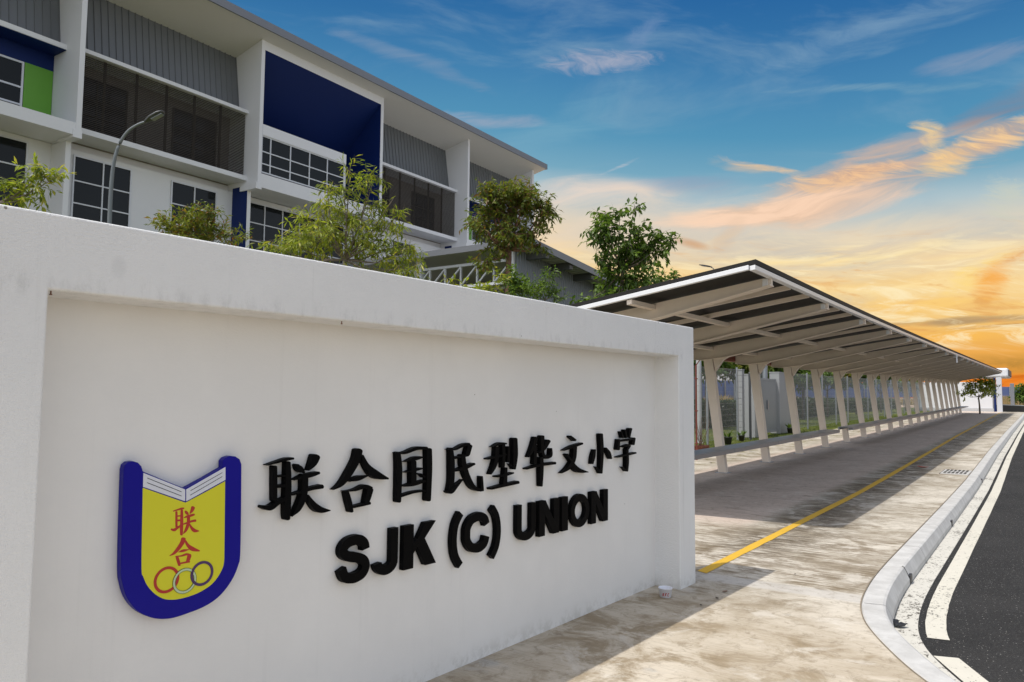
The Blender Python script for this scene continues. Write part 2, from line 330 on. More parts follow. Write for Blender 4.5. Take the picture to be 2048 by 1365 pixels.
M['leaf_dry'] = leafmat('leaf_dry', (0.30, 0.21, 0.11), (0.40, 0.30, 0.17), (0.16, 0.16, 0.05), 0.2)
M['grassblade'] = leafmat('grass_blade', (0.06, 0.10, 0.02), (0.14, 0.17, 0.035), None, 0.3)
def concrete():
    m, k = mat('platform_concrete'); p = k.tc(); x, y, z = k.xyz(p)
    br = k.noise(k.mapv(p, (1.5, 12, 1), (0, 0, R(-3))), 2.0, 9, 0.72, 0.5)            # brushed finish across the path
    fineb = k.noise(k.mapv(p, (2.2, 40, 1), (0, 0, R(-3))), 2.0, 5, 0.65)
    pat = k.noise(p, 0.9, 6, 0.62, 0.4); pat2 = k.noise(p, 2.6, 9, 0.70, 0.8); spk = k.noise(p, 45, 3, 0.7)
    c = k.mix(k.ss(pat, 0.34, 0.62), (0.36, 0.315, 0.245, 1), (0.61, 0.565, 0.485, 1))
    c = k.mix(k.m('MULTIPLY', k.ss(br, 0.50, 0.72), 0.55), c, (0.70, 0.665, 0.60, 1))
    # ochre sediment in puddle shapes
    nr = k.m('SUBTRACT', 1.0, k.ss(y, 5.0, 6.9))
    wb = k.m('SUBTRACT', 0.55, k.m('MULTIPLY', nr, 0.33))
    oc = k.ss(k.m('ADD', k.m('MULTIPLY', pat2, k.m('SUBTRACT', 1.0, wb)), k.m('MULTIPLY', br, wb)), 0.45, 0.60)
    c = k.mix(k.m('MULTIPLY', oc, k.m('MULTIPLY', k.ss(k.noise(p, 0.55, 4), 0.36, 0.58), 0.97)), c, (0.175, 0.132, 0.075, 1))
    bs = k.m('MULTIPLY', k.m('MULTIPLY', k.ss(y, 6.75, 7.1), k.m('SUBTRACT', 1.0, k.ss(y, 8.6, 10.2))), k.ss(k.m('ADD', k.m('MULTIPLY', br, 0.65), k.m('MULTIPLY', pat2, 0.35)), 0.44, 0.56))
    c = k.mix(k.m('MULTIPLY', bs, 0.72), c, (0.165, 0.125, 0.078, 1))
    # near the sign: warmer, silty
    nr = k.m('SUBTRACT', 1.0, k.ss(y, 5.0, 6.9))
    c = k.mix(k.m('MULTIPLY', nr, 0.30), c, (0.56, 0.45, 0.31, 1))
    gp = k.m('MULTIPLY', k.ss(k.noise(k.mapv(p, (1, 1, 1), (0, 0, 0), (3.1, 1.7, 0)), 1.5, 4, 0.6, 0.3), 0.60, 0.68), nr)
    c = k.mix(k.m('MULTIPLY', gp, 0.75), c, (0.40, 0.39, 0.37, 1))
    # dark algae along the drip line of the roof
    dl = k.m('SUBTRACT', 1.0, k.ss(k.m('ABSOLUTE', k.m('ADD', x, 2.55)), 0.05, 0.85))
    dl = k.m('MULTIPLY', dl, k.ss(y, 6.9, 8.6))
    al = k.ss(k.m('ADD', k.m('MULTIPLY', br, 0.75), k.m('MULTIPLY', pat2, 0.40)), 0.46, 0.62)
    c = k.mix(k.m('MULTIPLY', k.m('MULTIPLY', dl, al), 0.90), c, (0.078, 0.060, 0.038, 1))
    # under the roof: shade lifted by a paler pinkish base colour, dark tide marks
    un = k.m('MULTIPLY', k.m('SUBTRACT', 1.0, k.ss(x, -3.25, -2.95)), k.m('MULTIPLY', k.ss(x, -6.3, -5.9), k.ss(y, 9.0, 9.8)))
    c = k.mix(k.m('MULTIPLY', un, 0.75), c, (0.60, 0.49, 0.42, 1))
    td = k.m('MULTIPLY', k.ss(k.noise(k.mapv(p, (0.8, 5, 1)), 1.3, 7, 0.6, 0.8), 0.58, 0.70), k.m('MULTIPLY', un, 0.75))
    c = k.mix(td, c, (0.20, 0.155, 0.125, 1))
    # moss behind the benches
    ms = k.m('MULTIPLY', k.m('SUBTRACT', 1.0, k.ss(x, -6.6, -6.2)), k.ss(pat2, 0.48, 0.62))
    c = k.mix(k.m('MULTIPLY', ms, 0.8), c, (0.16, 0.14, 0.045, 1))
    # cold joint with a smoother cement strip
    jd = k.m('ABSOLUTE', k.m('SUBTRACT', k.m('SUBTRACT', y, 6.62), k.m('MULTIPLY', x, 0.02)))
    jn = k.m('SUBTRACT', 1.0, k.ss(jd, 0.10, 0.16))
    c = k.mix(k.m('MULTIPLY', jn, 0.65), c, (0.52, 0.50, 0.47, 1))
    ed = k.m('SUBTRACT', 1.0, k.ss(k.m('ABSOLUTE', k.m('SUBTRACT', jd, 0.17)), 0.0, 0.012))
    c = k.mix(k.m('MULTIPLY', ed, 0.25), c, (0.2, 0.18, 0.15, 1))
    c = k.mix(k.m('MULTIPLY', k.ss(spk, 0.62, 0.75), 0.25), c, (0.15, 0.12, 0.09, 1))
    c = k.mix(k.m('MULTIPLY', k.ss(fineb, 0.46, 0.72), 0.34), c, (0.22, 0.18, 0.13, 1))
    c = k.mix(k.m('MULTIPLY', k.ss(k.noise(p, 9, 9, 0.8, 0.6), 0.50, 0.64), 0.50), c, (0.20, 0.155, 0.10, 1))
    c = k.mix(k.m('MULTIPLY', k.ss(k.noise(k.mapv(p, (1, 1, 1), (0, 0, 0), (9, 4, 0)), 1.7, 8, 0.7, 0.5), 0.55, 0.66), 0.5), c, (0.68, 0.64, 0.57, 1))
    h = k.m('ADD', k.m('MULTIPLY', fineb, 0.7), k.m('ADD', k.m('MULTIPLY', spk, 0.25), k.m('MULTIPLY', br, 0.6)))
    k.out(k.bsdf(c, 0.8, 0, k.bump(h, 0.35, 0.012), 0.3)); return m
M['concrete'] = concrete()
def kerbmat():
    m, k = mat('kerb_concrete'); p = k.tc(); x, y, z = k.xyz(p)
    n = k.noise(p, 5, 6, 0.65); f = k.noise(p, 60, 3, 0.6)
    c = k.mix(k.ss(n, 0.35, 0.7), (0.46, 0.455, 0.44, 1), (0.56, 0.555, 0.54, 1))
    c = k.mix(k.m('MULTIPLY', k.ss(k.noise(k.mapv(p, (1.2, 1.2, 1)), 3, 7, 0.7), 0.55, 0.72), 0.35), c, (0.30, 0.28, 0.25, 1))
    c = k.mix(k.m('MULTIPLY', k.ss(f, 0.60, 0.75), 0.3), c, (0.25, 0.23, 0.20, 1))
    k.out(k.bsdf(c, 0.8, 0, k.bump(f, 0.2, 0.01), 0.3)); return m
M['kerb'] = kerbmat()
def worn(name, base, dark, lo, hi, rough=0.75):
    m, k = mat(name); p = k.tc()
    n = k.noise(p, 7, 5, 0.6); s = k.noise(k.mapv(p, (1, 0.6, 1)), 38, 4, 0.75); b = k.noise(p, 1.7, 4)
    c = k.mix(n, tuple(v*0.84 for v in base)+(1,), base+(1,))
    msk = k.ss(k.m('ADD', s, k.m('MULTIPLY', k.m('SUBTRACT', b, 0.5), 0.45)), lo, hi)
    c = k.mix(msk, c, dark+(1,))
    k.out(k.bsdf(c, rough, 0, k.bump(s, 0.3, 0.01), 0.3)); return m
M['channel'] = worn('channel_concrete', (0.60, 0.58, 0.52), (0.10, 0.09, 0.075), 0.565, 0.625)
M['wpaint'] = worn('road_paint_white', (0.66, 0.63, 0.54), (0.11, 0.10, 0.085), 0.60, 0.67, 0.6)
M['ypaint'] = worn('line_paint_yellow', (0.70, 0.43, 0.05), (0.33, 0.22, 0.06), 0.60, 0.80, 0.6)
def asphalt():
    m, k = mat('asphalt'); p = k.tc()
    v = k.vor(p, 160, 'F1', 1); g = k.noise(p, 120, 2, 0.7); b = k.noise(p, 1.2, 5, 0.6)
    vr = k.xyz(v)[0]
    c = k.mix(k.ss(b, 0.3, 0.7), (0.013, 0.0128, 0.0125, 1), (0.024, 0.0232, 0.0225, 1))
    c = k.mix(k.m('MULTIPLY', k.ss(vr, 0.62, 1.0), 0.75), c, (0.060, 0.058, 0.056, 1))
    c = k.mix(k.m('GREATER_THAN', k.xyz(k.vor(p, 170, 'F1', 1))[1], 0.992), c, (0.34, 0.33, 0.31, 1))
    k.out(k.bsdf(c, 0.85, 0, k.bump(k.m('ADD', vr, g), 0.55, 0.01), 0.35)); return m
M['asphalt'] = asphalt()
def grassmat():
    m, k = mat('lawn'); p = k.tc()
    n = k.noise(p, 0.6, 5, 0.6); f = k.noise(p, 30, 4, 0.7)
    c = k.mix(k.ss(n, 0.3, 0.7), (0.075, 0.105, 0.020, 1), (0.155, 0.165, 0.035, 1))
    c = k.mix(k.m('MULTIPLY', f, 0.5), c, (0.05, 0.07, 0.015, 1))
    k.out(k.bsdf(c, 0.9, 0, k.bump(f, 0.6, 0.05), 0.2)); return m
M['lawn'] = grassmat()
M['dirt'] = plain('dry_ground', (0.30, 0.25, 0.17), 0.95, 0, 0.3, 0.4)
# ------------------------------------------------------------------ ground, street, kerb
def sheet(name, mtl, xl, xr, ys, dz, label=None, nx=1):
    b = MB(); rows = []
    for y in ys:
        a = xl(y) if callable(xl) else xl; c = xr(y) if callable(xr) else xr
        rows.append([(a+(c-a)*i/nx, y, zg(y)+dz) for i in range(nx+1)])
    vs = [p for r in rows for p in r]; w = nx+1
    b.add(vs, [(i*w+j, i*w+j+1, (i+1)*w+j+1, (i+1)*w+j) for i in range(len(ys)-1) for j in range(nx)])
    o = b.build(name, mtl); me = o.data
    if me.polygons[0].normal.z < 0: me.flip_normals()
    return o
def interp(tab, y):
    if y <= tab[0][0]: return tab[0][1]
    for (a, u), (b, w) in zip(tab, tab[1:]):
        if y <= b: return u+(w-u)*(y-a)/(b-a)
    return tab[-1][1]
YS = [-8+0.5*i for i in range(0, 8)]+[-4+0.5*i for i in range(0, 16)]+[4+0.1*i for i in range(0, 40)]+[8+1.0*i for i in range(0, 76)]
# kerb: inner top edge and outer top edge, from the driveway corner along the street
KI = [(2.2, 3.6), (2.6, 2.55), (3.0, 1.75), (3.5, 1.0), (4.0, 0.35), (4.5, -0.21), (4.93, -0.60), (5.09, -0.70), (5.31, -0.82), (5.62, -0.97), (5.94, -1.10), (6.27, -1.19), (6.6, -1.245), (7.05, -1.285), (7.6, -1.31), (8.3, -1.32), (17, -1.33), (26, -1.42), (40, -1.47), (58, -1.48), (110, -1.55)]
def smooth_path(tab, n=4):
    P = [V((x, y)) for y, x in tab]; out = []
    for i in range(len(P)-1):
        p0, p1, p2, p3 = P[max(i-1, 0)], P[i], P[i+1], P[min(i+2, len(P)-1)]
        if (p3-p2).length > 1.8*(p2-p1).length: p3 = p2+(p2-p1)
        if (p1-p0).length > 1.8*(p2-p1).length: p0 = p1-(p2-p1)
        kx = n if (p2-p1).length < 1.2 else 8
        for j in range(kx):
            t = j/kx
            out.append(0.5*((2*p1)+(p2-p0)*t+(2*p0-5*p1+4*p2-p3)*t*t+(3*p1-p0-3*p2+p3)*t**3) if (p2-p1).length < 1.2 else p1.lerp(p2, t))
    out.append(P[-1]); return out
KP = smooth_path(KI)
def offs(path, d):                                                       # offset to the street side
    out = []
    for i, p in enumerate(path):
        t = (path[min(i+1, len(path)-1)]-path[max(i-1, 0)]).normalized(); out.append(p+V((t.y, -t.x))*d)
    return out
def path_strip(b, A, za, B, zb):
    n = len(A); vs = [(p.x, p.y, zg(p.y)+za) for p in A]+[(p.x, p.y, zg(p.y)+zb) for p in B]
    b.add(vs, [(i, i+1, n+i+1, n+i) for i in range(n-1)])
tag(sheet('ground', M['dirt'], -420, 420, [-300, -60, -8, 6, 12, 14, 16, 18, 21, 25, 30, 36, 44, 54, 64, 72, 80, 120, 420], -0.30), kind='structure')
tag(sheet('road', M['asphalt'], lambda y: -1.5, 16, [-40, -8, 3, 8, 12, 14, 16, 18, 21, 25, 30, 36, 44, 54, 64, 72, 80, 130], -0.152), kind='structure')
# platform: left of the kerb's inner edge
def platform():
    b = MB(); inner = [p for p in KP if p.y <= 77.5]
    L = [V((-7.9, p.y)) for p in inner]; nx = 3
    vs = []; 
    for l, r in zip(L, inner):
        for j in range(nx+1):
            q = l.lerp(r, j/nx); vs.append((q.x, q.y, zg(q.y)))
    w = nx+1
    fs = [(i*w+j, i*w+j+1, (i+1)*w+j+1, (i+1)*w+j) for i in range(len(inner)-1) for j in range(nx)]
    b.add(vs, fs)
    b.add([(-7.9, -12, 0), (3.6, -12, 0), (3.6, 2.2, 0), (-7.9, 2.2, 0)], [(0, 1, 2, 3)])
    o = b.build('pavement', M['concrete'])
    if o.data.polygons[0].normal.z < 0: o.data.flip_normals()
    tag(o, kind='structure')
platform()
def kerb():
    b = MB(); A = KP
    prof = [(0.004, 0.002), (0.012, 0.008), (0.150, 0.010), (0.168, 0.002), (0.215, -0.095), (0.220, -0.200)]
    A0 = offs(A, 0.0)
    prev = (offs(A, -0.012), -0.02)
    for d, z in prof:
        cur = (offs(A, d), z); path_strip(b, prev[0], prev[1], cur[0], cur[1]); prev = cur
    o = b.build('kerb', M['kerb']); tag(o, kind='structure')
    # open joints and drain slots in the kerb face
    c = MB()
    path_strip(c, offs(A, 0.221), -0.146, offs(A, 0.385), -0.146); path_strip(c, offs(A, 0.385), -0.146, offs(A, 0.385), -0.2)
    tag(c.build('drain_channel', M['channel']), kind='structure')
    d = MB()
    path_strip(d, offs(A, -0.010), 0.004, offs(A, -0.001), 0.004)
    tag(d.build('kerb_joint', M['jointdirt']), kind='structure')
    j = MB()
    for yy in (6.45, 8.05, 9.2, 10.9, 12.4, 13.9, 15.4, 18.2, 20.8, 23.8, 26.8):
        i = min(range(len(A)), key=lambda q: abs(A[q].y-yy)); p0 = A[i]; t = (A[i+1]-A[i-1]).normalized(); nrm = V((t.y, -t.x))
        y0 = yy; slot = yy in (8.05, 11.9, 18.2)
        wd = 0.022 if slot else 0.006
        base = V((p0.x, yy))
        for (d0, z0), (d1, z1) in zip(prof[1:], prof[2:]):
            if slot and d0 < 0.1: continue
            a = base+nrm*(d0+0.002); e = base+nrm*(d1+0.002); s_ = t*wd/2
            z_ = zg(yy)
            j.add([(a.x-s_.x, a.y-s_.y, z_+z0+.003), (a.x+s_.x, a.y+s_.y, z_+z0+.003), (e.x+s_.x, e.y+s_.y, z_+z1+.003), (e.x-s_.x, e.y-s_.y, z_+z1+.003)], [(0, 1, 2, 3)])
    tag(j.build('kerb_gap', M['gapdark']), kind='structure')
kerb()
def road_lines():
    b = MB(); inner, outer = offs(KP, 0.435), offs(KP, 0.575)
    i0 = min(i for i, p in enumerate(inner) if p.y > 6.36)
    A = inner[i0:]; B = []
    for i in range(i0, len(KP)): B.append(outer[i])
    n = len(A); rnd = random.Random(3)
    vs = [(p.x+rnd.uniform(-.002, .002), p.y, zg(p.y)-0.147) for p in A]+[(p.x+rnd.uniform(-.002, .002), p.y, zg(p.y)-0.147) for p in B]
    b.add(vs, [(i, i+1, n+i+1, n+i) for i in range(n-1)])
    tag(b.build('edge_line', M['wpaint']), kind='structure')
    c = MB()
    for k_ in range(4):
        dx, dy = 0.62*k_, -0.62*k_*0.98
        q = [(-0.685+dx, 5.95+dy), (-0.54+dx, 6.0+dy), (-0.30+dx, 5.52+dy), (-0.445+dx, 5.46+dy)]
        c.add([(x, y, -0.147) for x, y in q], [(0, 1, 2, 3)])
    tag(c.build('edge_line_dash', M['wpaint']), kind='structure')
    d = MB(); ys = [6.7+0.25*i for i in range(12)]+[9.7+1.5*i for i in range(43)]
    xc = lambda y: interp([(0, -2.605), (14, -2.62), (34, -2.88), (76, -3.12)], y)
    n = len(ys); dr = random.Random(5)
    d.add([(xc(y)-0.052+dr.uniform(-.004, .004), y+0.02, zg(y)+0.004) for y in ys]+[(xc(y)+0.052+dr.uniform(-.004, .004), y-0.03, zg(y)+0.004) for y in ys], [(i, i+1, n+i+1, n+i) for i in range(n-1)])
    tag(d.build('yellow_line', M['ypaint']), kind='structure')
road_lines()
def lawn():
    tag(sheet('lawn', M['lawn'], -26, -7.9, [-60, -8, 6, 12, 14, 16, 18, 21, 25, 30, 36, 44, 54, 64, 72, 80, 100], -0.03), kind='structure')
    b = MB()
    b.add([(-26, -60, -0.1), (-26, 150, 0.55), (-29, 150, 1.75), (-29, -60, 1.0), (-120, 150, 1.8), (-120, -60, 1.2)], [(0, 1, 2, 3), (3, 2, 4, 5)])
    b.add([(-26, 100, 0.3), (-2.2, 100, 0.35), (-2.2, 150, 1.6), (-26, 150, 1.6)], [(0, 1, 2, 3)])
    tag(b.build('sand_bank', M['sand']), kind='structure')
lawn()
# ------------------------------------------------------------------ sign wall
WA = V((-2.511, 6.295, 0)); WR = R(-2.5)
WD = V((sin(R(2.5)), cos(R(2.5)), 0)); WN = V((cos(R(2.5)), -sin(R(2.5)), 0))
def wpx(x, y, q):                                                         # point of the photograph -> (s, z) on the sign wall, q in front of the frame
    P = on_plane(x, y, WA+q*WN, WN); return ((P-WA).dot(WD), P.z)
wall = thing('sign_wall', 'long white rendered school sign wall with a thick raised border', 'wall', WA, WR)
def frame_mesh():
    b = MB(); o = [(-5.46, -.25), (-5.46, 2.204), (0, 2.204), (0, -.25), (-.30, -.25), (-.30, 1.941), (-5.155, 1.941), (-5.155, -.25)]
    b.add([(0, s, z) for s, z in o]+[(-.5, s, z) for s, z in o], [tuple(range(8)), tuple(range(15, 7, -1))]+[(i, i+8, (i+1) % 8+8, (i+1) % 8) for i in range(8)])
    return b.build('frame', M['frame'], wall, 0.009, seg=3)
frame_mesh()
MB().box(-.47, -.23, -5.3, -.2, -.25, 2.05).build('recessed_panel', M['panel'], wall)
def nails():
    for (x, y), lab in (((104, 587), 'rusty nail under the raised border at its high end'), ((686, 648), 'rusty nail under the raised border above the blue emblem and first characters')):
        s_, z_ = wpx(x, y, -.02); b = MB(); b.tube([(-.03, s_, 1.945), (-.03, s_, 1.930)], .0025, 6); b.lathe([(0, 0), (.005, 0), (.005, .003), (0, .003)], (-.03, s_, 1.927), 8)
        o = b.build('nail', M['redbark']); o.location = WA; o.rotation_euler = (0, 0, WR); tag(o, lab, 'nail', 'nails in the sign wall')
nails()
# brush characters: strokes as (x, y, width) in the close-ups (origin, scale), laid on the panel
Q0, QF = -0.226, -0.192
def catmull(P, n=7):
    out = []
    for i in range(len(P)-1):
        p0, p1, p2, p3 = P[max(i-1, 0)], P[i], P[i+1], P[min(i+2, len(P)-1)]
        for j in range(n):
            t = j/n; out.append(tuple(0.5*((2*b)+(c-a)*t+(2*a-5*b+4*c-d)*t*t+(3*b-a-3*c+d)*t**3) for a, b, c, d in zip(p0, p1, p2, p3)))
    out.append(tuple(P[-1])); return out
def stroke_outline(pts, slim=0.0, n=7):
    P = catmull([tuple(map(float, p)) for p in pts], n) if len(pts) > 2 else [tuple(a+(b-a)*t/4 for a, b in zip(pts[0], pts[1])) for t in range(5)]
    L, Rr = [], []
    for i, (x, y, w) in enumerate(P):
        a, b = P[max(i-1, 0)], P[min(i+1, len(P)-1)]; dx, dy = b[0]-a[0], b[1]-a[1]; l = sqrt(dx*dx+dy*dy) or 1
        h = max(w-slim, 8)/2; L.append((x-dy/l*h, y+dx/l*h)); Rr.append((x+dy/l*h, y-dx/l*h))
    def capp(p, q, w, k=5):
        dx, dy = p[0]-q[0], p[1]-q[1]; l = sqrt(dx*dx+dy*dy) or 1; dx, dy = dx/l, dy/l; h = max(w-slim, 8)/2
        return [(p[0]+h*(0.6*sin(pi*j/k)*dx-cos(pi*j/k)*dy), p[1]+h*(0.6*sin(pi*j/k)*dy+cos(pi*j/k)*dx)) for j in range(1, k)]
    endc = capp(P[-1], P[-2], P[-1][2]); stc = capp(P[0], P[1], P[0][2])
    return L + endc + Rr[::-1] + stc
def prism(b, poly, q0, q1):                                               # poly in (s, z); extruded along the wall normal
    n = len(poly); b.add([(q1, s, z) for s, z in poly]+[(q0, s, z) for s, z in poly], [tuple(range(n)), tuple(range(2*n-1, n-1, -1))]+[(i, i+n, (i+1) % n+n, (i+1) % n) for i in range(n)])
Z2, Z3, Z4, Z5, Z1 = (500, 840, 6.203), (770, 840, 7.062), (1030, 840, 7.877), (660, 980, 3.531), (200, 880, 3.592)
CH = {
'lian': (Z2, [[(190,560,45),(310,525,60),(430,490,70),(515,478,60)],[(288,580,80),(288,800,85),(288,1000,80)],[(450,530,90),(450,800,110),(442,1100,110),(440,1225,95)],[(320,700,55),(420,690,55)],[(320,825,70),(420,815,70)],[(130,1075,70),(225,1090,95),(330,1020,85),(450,955,70)],
  [(560,560,70),(600,610,105),(645,650,60)],[(795,455,130),(760,540,110),(700,625,45)],[(515,745,35),(620,710,80),(740,680,85),(830,655,65)],[(490,930,50),(600,895,65),(740,850,75),(870,825,85)],[(655,690,110),(650,880,105),(620,1000,105),(565,1110,90),(495,1195,30)],[(690,930,50),(755,1040,100),(840,1110,115),(965,1120,45)]]),
'he': (Z2, [[(1330,380,120),(1295,510,115),(1200,680,105),(1110,800,80),(1015,865,35)],[(1370,440,60),(1430,570,95),(1535,675,135),(1690,728,55)],[(1215,765,30),(1320,725,90),(1450,690,35)],[(1150,885,40),(1280,870,60),(1400,825,80),(1480,850,80)],[(1180,900,80),(1210,1020,90),(1235,1135,75)],[(1465,860,110),(1440,960,100),(1420,1030,85)],[(1260,1080,60),(1460,1030,70)]]),
'guo': (Z3, [[(165,465,85),(180,700,105),(168,1150,95)],[(135,468,45),(260,465,70),(420,405,80),(565,400,75)],[(595,420,110),(600,700,108),(585,1130,100)],[(200,1075,65),(380,1020,65),(540,1000,60)],[(265,592,35),(400,548,85),(505,525,55)],[(265,742,40),(400,705,70),(500,685,55)],[(240,935,50),(380,905,85),(540,860,65)],[(375,590,105),(375,900,110)],[(475,760,50),(530,805,60)]]),
'min': (Z3, [[(912,405,75),(925,600,98),(922,850,95),(895,1010,90)],[(870,418,40),(970,415,60),(1080,360,70),(1165,345,75)],[(1175,365,95),(1140,485,95)],[(960,540,60),(1150,500,60)],[(965,722,50),(1100,675,85),(1235,620,65)],[(1075,500,90),(1090,640,100),(1140,800,100),(1220,945,95),(1330,995,70)],[(1345,995,75),(1338,800,60)],[(855,1010,50),(905,1010,95),(990,925,70),(1078,840,25)]]),
'xing': (Z3, [[(1495,385,40),(1600,338,70),(1690,335,55)],[(1425,552,55),(1550,520,65),(1690,490,50)],[(1560,390,85),(1550,550,90),(1515,670,80),(1465,765,55)],[(1648,350,75),(1650,520,75),(1645,670,65)],[(1722,380,60),(1715,590,70)],[(1810,270,95),(1815,500,98),(1800,690,70)],[(1745,620,35),(1800,690,50)],[(1550,800,55),(1680,780,60),(1785,748,55)],[(1680,680,70),(1665,900,90)],[(1470,970,65),(1650,925,75),(1855,880,75)]]),
'hua': (Z4, [[(305,280,85),(270,420,90),(190,585,50)],[(295,400,75),(290,690,85)],[(505,330,90),(425,460,85),(350,520,50)],[(405,260,90),(405,480,80),(445,585,80),(535,565,75),(545,450,55)],[(155,770,60),(370,712,75),(605,680,75)],[(390,600,85),(390,800,90),(385,1040,70)]]),
'wen': (Z4, [[(850,262,65),(925,322,70)],[(745,482,45),(880,425,75),(1035,372,65)],[(920,430,90),(900,620,92),(820,755,85),(705,840,40)],[(795,545,70),(870,660,65),(960,785,110),(1125,822,45)]]),
'xiao': (Z4, [[(1332,228,85),(1345,500,85),(1330,835,75)],[(1262,738,30),(1320,820,60)],[(1235,470,55),(1215,580,78),(1192,690,60)],[(1410,440,45),(1455,520,80),(1488,610,60)]]),
'xue': (Z4, [[(1650,185,50),(1680,280,60)],[(1710,160,60),(1735,280,60)],[(1798,140,75),(1775,280,55)],[(1612,310,60),(1602,465,78)],[(1610,335,60),(1730,320,60),(1850,300,60)],[(1850,290,75),(1835,385,75)],[(1680,425,50),(1775,400,70),(1735,480,60)],[(1590,588,50),(1740,550,62),(1875,520,60)],[(1740,470,65),(1745,650,72),(1735,805,65)],[(1672,740,30),(1730,800,55)]])}
def char_polys(key, q, slim):
    (ox, oy, sc), strokes = CH[key]; out = []
    for st in strokes:
        out.append([wpx(ox+x/sc, oy+y/sc, q) for x, y in stroke_outline(st, slim)])
    return out
names = [('lian', 'first and leftmost, next to the blue emblem'), ('he', 'second, roof shaped over a small open box'), ('guo', 'third, a tall closed box shape'), ('min', 'fourth, with a long hooked foot'),
         ('xing', 'fifth, with a separate upright blade'), ('hua', 'sixth, with a long stem'), ('wen', 'seventh, a dot over crossing legs'), ('xiao', 'eighth, one stem between two detached side strokes'), ('xue', 'ninth and last, with three dots on top')]
GR = 'raised black characters on the sign wall'
def put_on_wall(o): o.location = WA; o.rotation_euler = (0, 0, WR); return o
for key, how in names:
    b = MB(); qm = (Q0+QF)/2
    for i, poly in enumerate(char_polys(key, qm, 33)): prism(b, poly, Q0+0.0001*i, QF+0.00035*i)
    o = put_on_wall(b.build('chinese_character', M['black'], None, 0.0035)); tag(o, 'black raised Chinese character in the upper row, ' + how, 'letter', GR)
# Latin letters
def ribbon(b, pts, w, q0, q1, closed=False):
    P = [V(p) for p in pts]; n = len(P); Lf, Rt = [], []
    for i in range(n):
        a, c = (P[(i-1) % n], P[(i+1) % n]) if closed else (P[max(i-1, 0)], P[min(i+1, n-1)])
        d = (c-a).normalized(); nn = V((-d.y, d.x)); ww = w[i] if isinstance(w, list) else w
        Lf.append(P[i]+nn*ww/2); Rt.append(P[i]-nn*ww/2)
    vs = [(q1, p.x, p.y) for p in Lf]+[(q1, p.x, p.y) for p in Rt]+[(q0, p.x, p.y) for p in Lf]+[(q0, p.x, p.y) for p in Rt]
    fs = []
    for i in range(n if closed else n-1):
        j = (i+1) % n; fs += [(i, j, n+j, n+i), (2*n+j, 2*n+i, 3*n+i, 3*n+j), (i, 2*n+i, 2*n+j, j), (n+j, 3*n+j, 3*n+i, n+i)]
    if not closed: fs += [(0, n, 3*n, 2*n), (n-1, 3*n-1, 4*n-1, 2*n-1)]
    b.add(vs, fs)
def sm(pts, n=6): return [p[:2] for p in catmull([tuple(map(float, p)) for p in pts], n)]
def arc(cx, cy, rx, ry, a0, a1, n=16): return [(cx+rx*cos(R(a0+(a1-a0)*i/n)), cy+ry*sin(R(a0+(a1-a0)*i/n))) for i in range(n+1)]
def glyph(ch):                                                            # unit cap height; returns (width, [('r', pts, w, closed) | ('p', poly)])
    t = 0.225
    if ch == 'S': return 0.70, [('r', sm([(.58,.66),(.555,.78),(.46,.875),(.34,.893),(.21,.86),(.125,.76),(.135,.65),(.25,.565),(.42,.51),(.55,.42),(.59,.29),(.53,.16),(.40,.105),(.30,.105),(.17,.16),(.105,.335)]), .215, False)]
    if ch == 'J': return 0.56, [('r', [(.45,1),(.45,.7)]+arc(.28,.285,.17,.175,0,-180), t, False)]
    if ch == 'K': return 0.74, [('p', [(0,0),(t,0),(t,1),(0,1)]), ('p', [(.2,.40),(.48,1),(.745,1),(.40,.52)]) , ('p', [(.25,.62),(.47,.66),(.76,0),(.50,0)]), ('p', [(.2,.30),(.36,.55),(.30,.66),(.2,.58)])]
    if ch == '(': return 0.33, [('r', sm([(.285,1.06),(.16,.80),(.115,.42),(.16,.05),(.285,-.22)]), .195, False)]
    if ch == ')': return 0.33, [('r', sm([(.045,1.06),(.17,.80),(.215,.42),(.17,.05),(.045,-.22)]), .195, False)]
    if ch == 'C': return 0.74, [('r', sm([(.635,.66),(.59,.80),(.48,.885),(.37,.893),(.22,.83),(.125,.66),(.112,.5),(.125,.34),(.22,.17),(.37,.107),(.48,.115),(.59,.20),(.635,.36)]), t, False)]
    if ch == 'U': return 0.70, [('r', [(.112,1),(.112,.55)]+arc(.35,.32,.238,.21,180,360)+[(.588,.55),(.588,1)], t, False)]
    if ch == 'N': return 0.72, [('p', [(0,0),(.205,0),(.205,1),(0,1)]), ('p', [(.515,0),(.72,0),(.72,1),(.515,1)]), ('p', [(.0,1),(.225,1),(.72,0),(.495,0)])]
    if ch == 'I': return 0.225, [('p', [(0,0),(t,0),(t,1),(0,1)])]
    if ch == 'O': return 0.76, [('r', arc(.38,.5,.268,.393,0,360,28)[:-1], t, True)]
ZB, ZT = 0.652, 0.888
LAT = [('S', 50, 290), ('J', 303, 490), ('K', 520, 744), ('(', 845, 938), ('C', 940, 1135), (')', 1135, 1222), ('U', 1314, 1460), ('N', 1478, 1620), ('I', 1638, 1682), ('O', 1694, 1840), ('N', 1846, 1964)]
LBL = {'S': 'black capital letter S, first of the lower row', 'J': 'black capital letter J with a hooked foot', 'K': 'black capital letter K before the brackets', '(': 'black opening round bracket before the letter C',
       'C': 'black capital letter C between two round brackets', ')': 'black closing round bracket after the letter C', 'U': 'black capital letter U after the closing bracket', 'I': 'narrow black capital letter I between two others', 'O': 'black capital letter O, closed oval ring shape'}
seenN = 0
